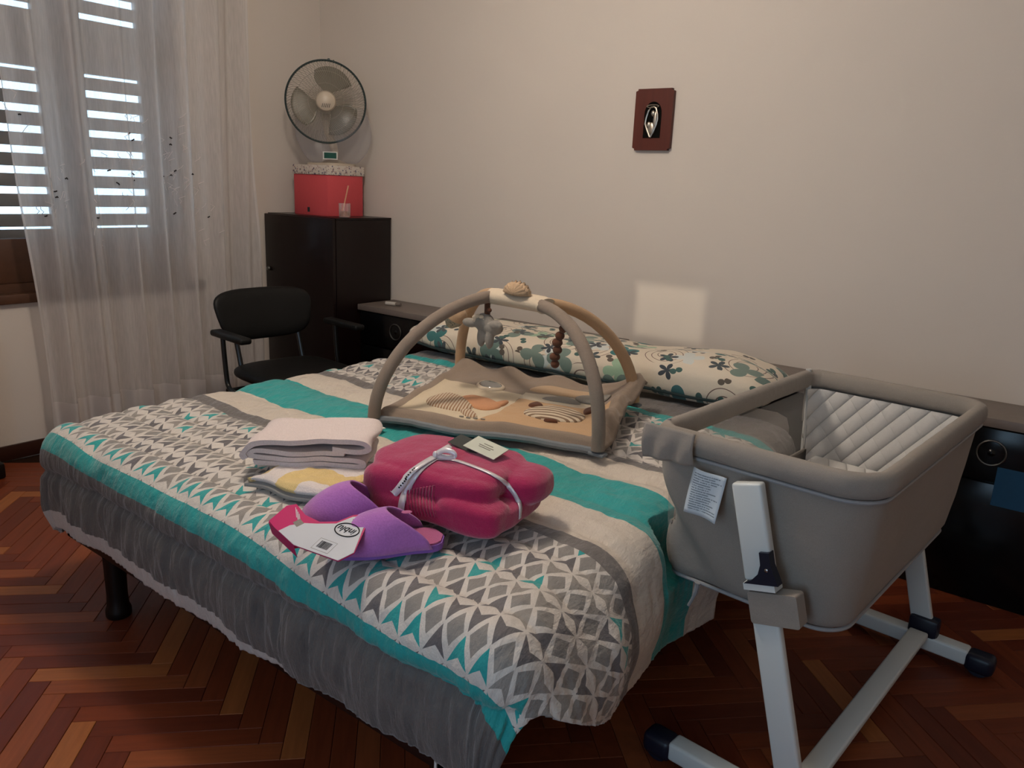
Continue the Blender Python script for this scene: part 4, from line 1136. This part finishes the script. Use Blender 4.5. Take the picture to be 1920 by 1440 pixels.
# ------------------------------------------------------------------ purple slippers in their card sleeve
m_slip = cloth('purple_towelling', (172, 108, 182), weave=300, vary=0.18, sheen=0.4)
m_sole = plain('violet_sole', (134, 92, 172), 0.8, 0.2, nscale=200, nstr=0.1)
m_insole = cloth('pink_insole', (176, 98, 140), weave=300)
LS = 0.236
def half_w(t):        # t 0 toe .. 1 heel
    return 0.056 * (max(0.0, math.sin(PI * min(1, (t + 0.02) / 0.9) ** 0.5 * 0.5)) ** 0.55) * (1 - 0.25 * sstep(0.3, 0.75, t)) * (max(0, 1 - ((t - 0.85) / 0.15) ** 2) ** 0.5 if t > 0.85 else 1)
ax_ = Vector((0.60, 0.80, 0)).normalized(); pr_ = Vector((-ax_.y, ax_.x, 0))
def slipper(toe, label, z0, LS=LS):
    t = thing('slipper', toe, label, 'slipper', 'pair of purple slippers')
    TT = Matrix(((ax_.x, pr_.x, 0, toe[0]), (ax_.y, pr_.y, 0, toe[1]), (0, 0, 1, z0), (0, 0, 0, 1)))
    ol = [(LS * k / 24, -half_w(k / 24)) for k in range(25)] + [(LS * k / 24, half_w(k / 24)) for k in range(24, -1, -1)]
    G(TT).prism(ol, 0.0, 0.014).obj('sole', m_sole, t, smooth=40)
    G(TT).prism([(0.004 + a * 0.97, b * 0.93) for a, b in ol], 0.014, 0.018).obj('insole', m_insole, t, smooth=40)
    def up(u, v):
        c = 2 * u - 1
        tt = 0.002 + v * (0.66 - 0.14 * (1 - abs(c)) ** 1.0 * -0.2 - 0.10 * (1 - c * c) * -1)
        tt = v * (0.50 + 0.36 * c * c) + 0.001
        hgt = 0.062 * (math.sin(min(1, v * 1.02) * PI / 2) ** 0.62) * (1 + 0.10 * v)
        w = half_w(min(tt, 0.86)) * 1.05 + 0.002
        return (LS * tt, w * math.copysign(abs(c) ** 0.85, c), 0.010 + hgt * (max(0, 1 - abs(c) ** 2.2)) ** 0.62)
    u_ = G(TT).grid(up, 36, 24).obj('upper', m_slip, t, smooth=180, mods=[('SOLIDIFY', dict(thickness=0.005, offset=1))])
    return t, TT
s1, T1 = slipper((-1.125, 0.918, 0.582), 'purple towelling slipper nearest the bed foot, its pink insole showing', 0.582)
s2, T2 = slipper((-1.258, 0.965, 0.585), 'purple towelling slipper lying between the other slipper and yellow towel', 0.590, 0.198)
G(T1).ell((0.158, 0.0, 0.073), (0.011, 0.008, 0.0015)).obj('round_emblem', m_insole, s1)
# card sleeve
m_mag = plain('magenta_card', (190, 24, 98), 0.4, 0.4, nscale=60, nstr=0.02)
m_whc = plain('glossy_white_card', (198, 200, 206), 0.3, 0.4, nscale=60, nstr=0.02)
m_redc = plain('red_card_edge', (206, 52, 70), 0.45, 0.3, nscale=60, nstr=0.02)
cd = thing('slipper_card', (-1.15, 0.92, 0.60), 'magenta and white slipper package card with oval logo and barcode', 'card')
KC = Vector((-1.128, 0.915, 0.634))
ka = Vector((0.975, 0.12, 0)).normalized(); kb = Vector((-ka.y, ka.x, 0))
kt = Vector((ka.x, ka.y, -0.02)).normalized(); kbt = Vector((kb.x, kb.y, 0.32)).normalized(); kn = kt.cross(kbt)
KT_ = Matrix.Translation((0, 0, 0)) @ Matrix(((kt.x, kbt.x, kn.x, KC.x), (kt.y, kbt.y, kn.y, KC.y), (kt.z, kbt.z, kn.z, KC.z), (0, 0, 0, 1))) @ Matrix.Scale(1.06, 4)
whole = [(-0.115, 0.020), (-0.115, -0.028), (-0.09, -0.038), (-0.02, -0.060), (0.085, -0.058), (0.098, -0.030), (0.072, 0.035), (0.060, 0.055), (0.045, 0.060), (0.028, 0.052), (0.012, 0.025), (-0.02, 0.010), (-0.06, 0.014), (-0.10, 0.032)]
G(KT_).prism([(a * 1.0, b * 1.0) for a, b in whole], -0.0018, 0.0).obj('magenta_sheet', m_mag, cd, smooth=0)
white = [(-0.075, -0.0425), (-0.02, -0.0595), (0.084, -0.0575), (0.097, -0.030), (0.069, 0.033), (0.058, 0.048), (0.044, 0.053), (0.031, 0.046), (0.014, 0.018), (-0.02, 0.003), (-0.045, -0.006), (-0.066, -0.022)]
wh = G(KT_).prism(white, 0.0002, 0.0010).obj('white_panel', m_whc, cd, smooth=0)
G(KT_).prism([(-0.115, -0.028), (-0.09, -0.038), (-0.02, -0.060), (-0.02, -0.060), (-0.09, -0.0379), (-0.115, -0.0279)][:3] + [(-0.115, -0.030)], -0.030, -0.0018).obj('front_flap', m_mag, cd, smooth=0)
G(KT_).tube([(0.046 + 0.026 * math.cos(a) , 0.012 + 0.0165 * math.sin(a), 0.0016) for a in [2 * PI * k / 36 for k in range(36)]], 0.0011, 6, closed=True).obj('logo_oval', m_print, wh)
def text_mesh(txt, size, T, name, mat, parent):
    c = bpy.data.curves.new(name, 'FONT'); c.body = txt; c.size = size; c.align_x = 'CENTER'; c.align_y = 'CENTER'; c.extrude = 0.0002; c.shear = 0.25
    t_ = bpy.data.objects.new(name, c); COL.objects.link(t_); bpy.context.view_layer.update()
    me = bpy.data.meshes.new_from_object(t_); bpy.data.objects.remove(t_); bpy.data.curves.remove(c)
    me.transform(T); me.materials.clear(); me.materials.append(mat)
    o = bpy.data.objects.new(name, me); COL.objects.link(o); adopt(o, parent); return o
text_mesh('inblu', 0.021, KT_ @ Matrix.Translation((0.046, 0.012, 0.0016)) @ Matrix.Rotation(PI, 4, 'Z'), 'logo_lettering', m_print, wh)
g = G(KT_)
rb_ = random.Random(2); xx = 0.022
while xx < 0.048:
    w_ = rb_.choice((0.0006, 0.0010, 0.0015)); g.b2((xx, -0.046, 0.0011), (xx + w_, -0.029, 0.0014)); xx += w_ + rb_.choice((0.0007, 0.0011))
tag(g.obj('barcode', m_print, wh, smooth=0), kind='stuff')
g = G(KT_)
for lo, hi in (((0.015, -0.0525), (0.055, -0.0520)), ((0.015, -0.0245), (0.055, -0.0240)), ((0.015, -0.0525), (0.0155, -0.0240)), ((0.0545, -0.0525), (0.055, -0.0240))): g.b2((lo[0], lo[1], 0.0011), (hi[0], hi[1], 0.0013))
g.b2((0.036, 0.040, 0.0011), (0.060, 0.0415, 0.0013))
tag(g.obj('barcode_frame', m_greyc, wh, smooth=0), kind='stuff')
g = G(KT_)
for k in range(4): g.box((-0.082 + 0.007 * k, 0.012 - 0.004 * k, 0.0006), (0.032, 0.0011, 0.0004), 0, Matrix.Rotation(-0.75, 4, 'Z'))
g.obj('fine_print', m_whc, cd, smooth=0)
G(KT_).box((-0.055, -0.010, 0.0008), (0.018, 0.015, 0.0006), 0, Matrix.Rotation(-0.4, 4, 'Z')).obj('grey_badge', m_greyc, cd, smooth=0)
G().box((-1.190, 0.888, 0.594), (0.050, 0.020, 0.010), 0.004, Matrix.Rotation(-0.35, 4, 'Z')).obj('hanger_tab', m_redc, cd)

# ------------------------------------------------------------------ bedside crib
m_crib = M('taupe_melange_fabric', (112, 104, 96), 0.95, 0.1, 0, 0.12)
_n = m_crib.noise(scale=700, detail=2); _w = m_crib.noise(scale=9, detail=4)
m_crib.base((146, 138, 130)); m_crib.shade(_n * 0.4 + 0.8); m_crib.bump(_w, 0.35, 0.02); m_crib.bump(_n, 0.2, 0.002); m_crib = m_crib.done()
m_white_q = M('white_quilted_cotton', (205, 202, 198), 0.9, 0.15, 0, 0.15)
_n = m_white_q.noise(scale=260, detail=2); m_white_q.base((206, 203, 199)); m_white_q.shade(_n * 0.12 + 0.94); m_white_q.bump(_n, 0.2, 0.003)
_x, _y, _z = m_white_q.obj(); _p = (_x + _y * 0.30 - _z * 0.8) * 62.0; _q = (_x - _y * 0.55 + _z * 0.9) * 40.0
m_white_q.bump(_p.sin().abs().sqrt() + _q.sin().abs().sqrt() * 0.35, 0.7, 0.012); m_white_q = m_white_q.done()
m_alu = plain('white_painted_metal', (208, 213, 212), 0.38, 0.4, nscale=50, nstr=0.02)
m_navy = plain('navy_plastic', (22, 24, 40), 0.4, 0.4, nscale=80, nstr=0.04)
m_pipe_l = plain('grey_piping', (150, 150, 152), 0.6, 0.3, nscale=120)
m_mesh = sheer('grey_mesh_net', (206, 204, 202), 0.34)
crib = thing('bedside_crib', (-0.47, 1.97, 0), 'taupe fabric bedside crib on white metal legs beside the bed', 'crib')
KM = Matrix.Translation((-0.747, 1.536, 0)) @ Matrix.Rotation(math.radians(-5), 4, 'Z')
CW, CL, ZT, ZB, ZM = 0.492, 0.885, 0.805, 0.418, 0.556
def ring(z, ins, n=10, r=(0.085, 0.06, 0.045, 0.045)):
    # densely sampled rounded rectangle, counted from the near-right corner
    P = rrect(ins, CW - ins, ins, CL - ins, [max(0.01, q) for q in r], n)
    out = []
    for i in range(len(P)):
        a, b = Vector((*P[i], 0)), Vector((*P[(i + 1) % len(P)], 0))
        k = max(1, int((b - a).length / 0.03))
        for q in range(k): out.append(a + (b - a) * q / k)
    return [Vector((p.x, p.y, z)) for p in out]
def loft(rings, skip=None):
    n = len(rings[0]); V = [v for r in rings for v in r]; F = []
    for j in range(len(rings) - 1):
        for i in range(n):
            k = (i + 1) % n
            if skip and skip((rings[j][i] + rings[j][k] + rings[j + 1][i] + rings[j + 1][k]) / 4): continue
            F.append((j * n + i, j * n + k, (j + 1) * n + k, (j + 1) * n + i))
    return V, F
base_r = ring(0, 0.0)
cx0, cy0 = CW / 2, CL / 2
def shell_ring(z, ins, wrk=0.0):
    out = []
    for p in base_r:
        v = Vector((p.x - cx0, p.y - cy0, 0))
        q = Vector((cx0 + v.x * (1 - ins / cx0), cy0 + v.y * (1 - ins / cy0), z))
        if wrk:
            near = sstep(0.12, 0.0, p.y)
            d_ = 0.010 * fbm(p.x * 7 + p.y * 3, z * 4 + p.x * 5, 2.0) + near * 0.020 * math.sin((p.x * 0.9 - (0.8 - z) * 0.62) * 40) * sstep(0.40, 0.12, p.x)
            q = q - Vector((v.x, v.y, 0)).normalized() * d_ * wrk
        out.append(q)
    return out
nz_ = 26
outer = []
for j in range(nz_ + 1):
    t = j / nz_; z = ZT - 0.045 - (ZT - 0.045 - ZB) * t
    ins = 0.010 + 0.034 * t ** 1.3 + 0.028 * sstep(0.90, 1.0, t)
    outer.append(shell_ring(z, ins, 1.0 * math.sin(PI * min(1, t * 1.0)) * 0.9))
leftopen = lambda c: c.x < 0.05 and 0.05 < c.y < CL - 0.05 and c.z > ZM
V, F = loft(outer, leftopen)
g = G(KM); g.add(V, F); n = len(base_r); F2 = [tuple(nz_ * n + i for i in range(n))]
g.F += F2
g.obj('fabric_basket', m_crib, crib, smooth=180, mods=[('SOLIDIFY', dict(thickness=0.003, offset=-1))])
# padded rim
rp = [KM @ v for v in shell_ring(ZT - 0.034, 0.012)]
def rim_geo(P, rx, rz, n=14):
    m_ = len(P); V = []; F = []
    for i, p in enumerate(P):
        t = (P[(i + 1) % m_] - P[i - 1]).normalized(); x_ = Vector((t.y, -t.x, 0)).normalized()
        w_ = 1 + 0.05 * fbm(i * 0.35, 0.0, 3.0)
        for k in range(n):
            a = 2 * PI * k / n
            V.append(p + x_ * (rx * w_ * math.cos(a)) + Vector((0, 0, rz * w_ * math.copysign(abs(math.sin(a)) ** 0.8, math.sin(a)))))
    for i in range(m_):
        for k in range(n): F.append((i * n + k, i * n + (k + 1) % n, ((i + 1) % m_) * n + (k + 1) % n, ((i + 1) % m_) * n + k))
    return V, F
V, F = rim_geo(rp, 0.0185, 0.0275)
g = G(); g.add(V, F); rim = g.obj('padded_rim', m_crib, crib, smooth=180)
# piping under the rim and along the bottom edge
ru = [KM @ v for v in shell_ring(ZT - 0.064, 0.004)]
G().tube(ru, 0.0042, 8, closed=True).obj('rim_piping', m_pipe_l, crib)
rbp = [KM @ v for v in shell_ring(ZB + 0.018, 0.046)]
G().tube(rbp, 0.0045, 8, closed=True).obj('bottom_piping', m_pipe_l, crib)
# white quilted liner
inner = []
for j in range(31):
    t = j / 30; z = ZT - 0.060 - (ZT - 0.060 - 0.47) * t
    inner.append(shell_ring(z, 0.030 + 0.022 * t))
for r_ in inner:          # diagonal quilting relief
    for i, p in enumerate(r_):
        s_ = (p.x + p.y)
        q = 0.0
        c = Vector((p.x - cx0, p.y - cy0, 0)).normalized()
        r_[i] = p - c * 0.010 * q
V, F = loft(inner, lambda c: c.x < 0.075 and 0.07 < c.y < CL - 0.07)
g = G(KM); g.add(V, F); g.obj('quilted_liner', m_white_q, crib, smooth=180)
def matt(u, v):
    x_ = 0.058 + (CW - 0.116) * u; y_ = 0.062 + (CL - 0.124) * v
    e = min(u * 0.4, (1 - u) * 0.4, v * 0.8, (1 - v) * 0.8)
    q = 0.5
    return KM @ Vector((x_, y_, 0.500 + 0.052 * sstep(0, 0.035, e) + 0.011 * q))
G().grid(matt, 90, 150).obj('mattress_pad', m_white_q, crib, smooth=180, mods=[('SOLIDIFY', dict(thickness=0.03, offset=-1))])
# net window on the bed side
def net(u, v): return KM @ Vector((0.020 + 0.016 * (1 - v), 0.045 + (CL - 0.09) * u, ZM - 0.01 + (ZT - 0.055 - ZM) * v))
G().grid(net, 20, 6).obj('net_window', m_mesh, crib, smooth=180)
lowp = [KM @ Vector((0.040, 0.05 + (CL - 0.1) * t, ZM)) for t in (0, .5, 1)]
G().tube(lowp, 0.004, 8).obj('net_binding', m_crib, crib)
for y_ in (0.045, CL - 0.045):
    G(KM).tube([(0.014, y_, ZT - 0.004), (0.022, y_, 0.74), (0.034, y_, ZM - 0.06 if y_ > 0.3 else 0.70)], 0.0085 if y_ > 0.3 else 0.004, 8).obj('zip', m_pipe_l if y_ < 0.3 else m_paper, crib)
# folded fabric flap at the near bed-side corner
def flap(u, v):
    x_ = -0.008 + 0.125 * u; z = ZT - 0.003 - 0.080 * v
    return KM @ Vector((x_, -0.018 - 0.006 * math.sin(u * 14 + v * 3) * v - 0.006 * math.sin(v * PI), z + 0.010 * u * v))
G().grid(flap, 22, 12).obj('corner_flap', m_crib, crib, smooth=180, mods=[('SOLIDIFY', dict(thickness=0.004))])
# sewn-in care label
ml = M('printed_care_label', (196, 206, 214), 0.6, 0.3)
x, y = ml.uv(); ml.base((198, 208, 216))
row = (y * 19.0).floor(); nl = ml.noise(ml.vec(x * 34.0, row * 7.3), 1.0, 1); le = ml.hash(row, 2.0)
ml.over((y * 19.0).fract().lt(0.42) * x.gt(0.08) * x.lt(le * 0.35 + 0.58) * nl.gt(0.40) * y.between(0.10, 0.93), (120, 132, 142)); m_care = ml.done()
Vl, Ul = [], []
for j in range(13):
    for i in range(9):
        u, v = i / 8, j / 12
        p = KM @ Vector((0.118 + 0.075 * u - 0.006 * v, -0.012 - 0.012 * v - 0.005 * math.sin(u * 5 + v * 2), 0.728 - 0.100 * v - 0.006 * u))
        Vl.append(p); Ul.append((u, 1 - v))
g = G(); g.add(Vl, [(j * 9 + i, j * 9 + i + 1, (j + 1) * 9 + i + 1, (j + 1) * 9 + i) for j in range(12) for i in range(8)])
o = g.obj('care_label', m_care, crib, smooth=180, uv=Ul, mods=[('SOLIDIFY', dict(thickness=0.0008))]); o['label'] = 'white printed care label'
# stand: slanted legs, foot bars, crossbar
def leg_bar(p0, p1, w, d, name, mat, bev=0.006, ydir=None):
    p0, p1 = KM @ Vector(p0), KM @ Vector(p1); z = (p1 - p0).normalized()
    yv = (KM.to_3x3() @ Vector(ydir or (0, 1, 0))).normalized(); xv = yv.cross(z).normalized(); yv = z.cross(xv)
    R_ = Matrix(((xv.x, yv.x, z.x, 0), (xv.y, yv.y, z.y, 0), (xv.z, yv.z, z.z, 0), (0, 0, 0, 1)))
    return G().box((p0 + p1) / 2, (w, d, (p1 - p0).length), bev, R_, 3)
for (yv, tag_, near) in ((-0.026, 'near', True), (CL + 0.030, 'far', False)):
    L0, L1 = Vector((0.430, yv, 0.075)), Vector((0.248, yv, 0.735))
    mid = L0 + (L1 - L0) * 0.665
    md_ = L0 + (L1 - L0) * 0.70
    leg_bar(md_, L1, 0.064, 0.026, 'l', None).obj('upper_leg', m_alu, crib)
    leg_bar(L0, mid, 0.058, 0.022, 'l', None).obj('lower_leg', m_alu, crib)
    ax2 = (L1 - L0).normalized()
    cp_ = L0 + (L1 - L0) * 0.725
    # height-adjust clamp: navy wedge with grey lip
    RZ = Matrix.Rotation(math.atan2(ax2.x, ax2.z), 4, 'Y')
    wedge = [(0.034, 0.048), (0.034, 0.020), (0.044, -0.020), (-0.030, -0.020), (-0.012, -0.012), (0.004, 0.002), (0.012, 0.022), (0.013, 0.048)]
    T_ = KM @ Matrix.Translation((cp_.x, yv - (0.017 if near else -0.017), cp_.z)) @ RZ @ Matrix.Rotation(PI / 2, 4, 'X')
    cl_ = G(T_).prism(wedge, -0.018, 0.004).obj('height_clamp', m_navy, crib, smooth=0)
    G(T_).prism([(-0.032, -0.034), (0.036, -0.034), (0.036, -0.020), (-0.032, -0.020)], -0.032, 0.003).obj('clamp_lip', m_alu, cl_, smooth=0)
    G(T_).lathe([(0.004, 0.004), (0.004, 0.006), (0.001, 0.007)], 12, Matrix.Translation((0.024, 0.012, 0))).obj('rivet', m_chrome, cl_)
    # fabric keeper band round the leg
    T3 = KM @ Matrix.Translation((0, yv, 0))
    if near:
        cpb = L0 + (L1 - L0) * 0.625
        T4 = KM @ Matrix.Translation((cpb.x + 0.015, yv, cpb.z)) @ RZ @ Matrix.Rotation(PI / 2, 4, 'X')
        G(T4).prism(rrect(-0.042, 0.062, -0.034, 0.034, 0.006), -0.020, 0.0165).obj('leg_band', m_crib, crib, smooth=40)
    # foot bar with navy caps
    fb0, fb1 = Vector((0.145, yv + 0.0, 0.046)), Vector((0.555, yv, 0.046))
    leg_bar(fb0, fb1, 0.046, 0.050, 'f', None, 0.008).obj('foot_bar', m_alu, crib)
    for e, sgn in ((fb0, -1), (fb1, 1)):
        ce = e + Vector((0.030 * sgn, 0, -0.006))
        fcap = G(KM).box(ce, (0.075, 0.060, 0.056), 0.016, None, 3)
        fcap.tube([ce + Vector((-0.0, 0.02, -0.008)), ce + Vector((0, -0.02, -0.008))], 0.030, 18)
        fcap.obj('foot_cap', m_navy, crib)
    G(KM).box((L0.x + 0.0, yv, 0.085), (0.080, 0.046, 0.070), 0.010, None, 2).obj('leg_joint', m_navy, crib)
leg_bar((0.425, 0.0, 0.075), (0.425, CL, 0.075), 0.020, 0.052, 'x', None, 0.006, ydir=(1, 0, 0)).obj('crossbar', m_alu, crib)
# strap with buckle end hanging below the basket
sp = KM @ Vector((0.13, 0.04, ZB + 0.02))
G().tube(catmull([sp, sp + Vector((-0.004, 0, -0.03)), sp + Vector((-0.016, 0, -0.065))], 6), [0.008] + [0.006] * 6 + [0.004] * 6, 8).obj('hanging_strap', m_pipe_l, crib)

# ------------------------------------------------------------------ furniture foot at the left edge of the view
m_whf = plain('white_laminate', (196, 192, 186), 0.5, 0.3, nscale=30, nstr=0.02)
chs = thing('side_chest', (-3.66, 0.95, 0), 'chest of which only the dark foot shows at the left edge', 'chest')
G().b2((-3.78, 0.55, 0.07), (-3.585, 1.196, 0.60), 0.004).obj('body', m_whf, chs)
G().b2((-3.775, 0.56, 0.0), (-3.565, 1.208, 0.07), 0.012).obj('plinth', m_leg, chs)
import OpenImageIO as oiio, sys, numpy as np
im=oiio.ImageBuf('/workdir/render_main.png').get_pixels(oiio.FLOAT)[:,:,:3]
h,w=im.shape[:2]; k=w/1920
pts=[(1000,100),(1700,300),(700,300),(1700,600),(520,200),(350,500),(1260,580),(900,780),(640,780),(300,900),(860,930),(740,990),(1330,950),(1500,1000),(1720,950),(1450,1300),(60,1000),(250,1100),(700,1200),(1100,1400),(600,360),(1700,800),(1180,960),(450,1000)]
for x,y in pts:
    a=im[int((y-6)*k):int((y+6)*k)+1,int((x-6)*k):int((x+6)*k)+1].reshape(-1,3).mean(0)*255
    print((x,y),a.round().astype(int))
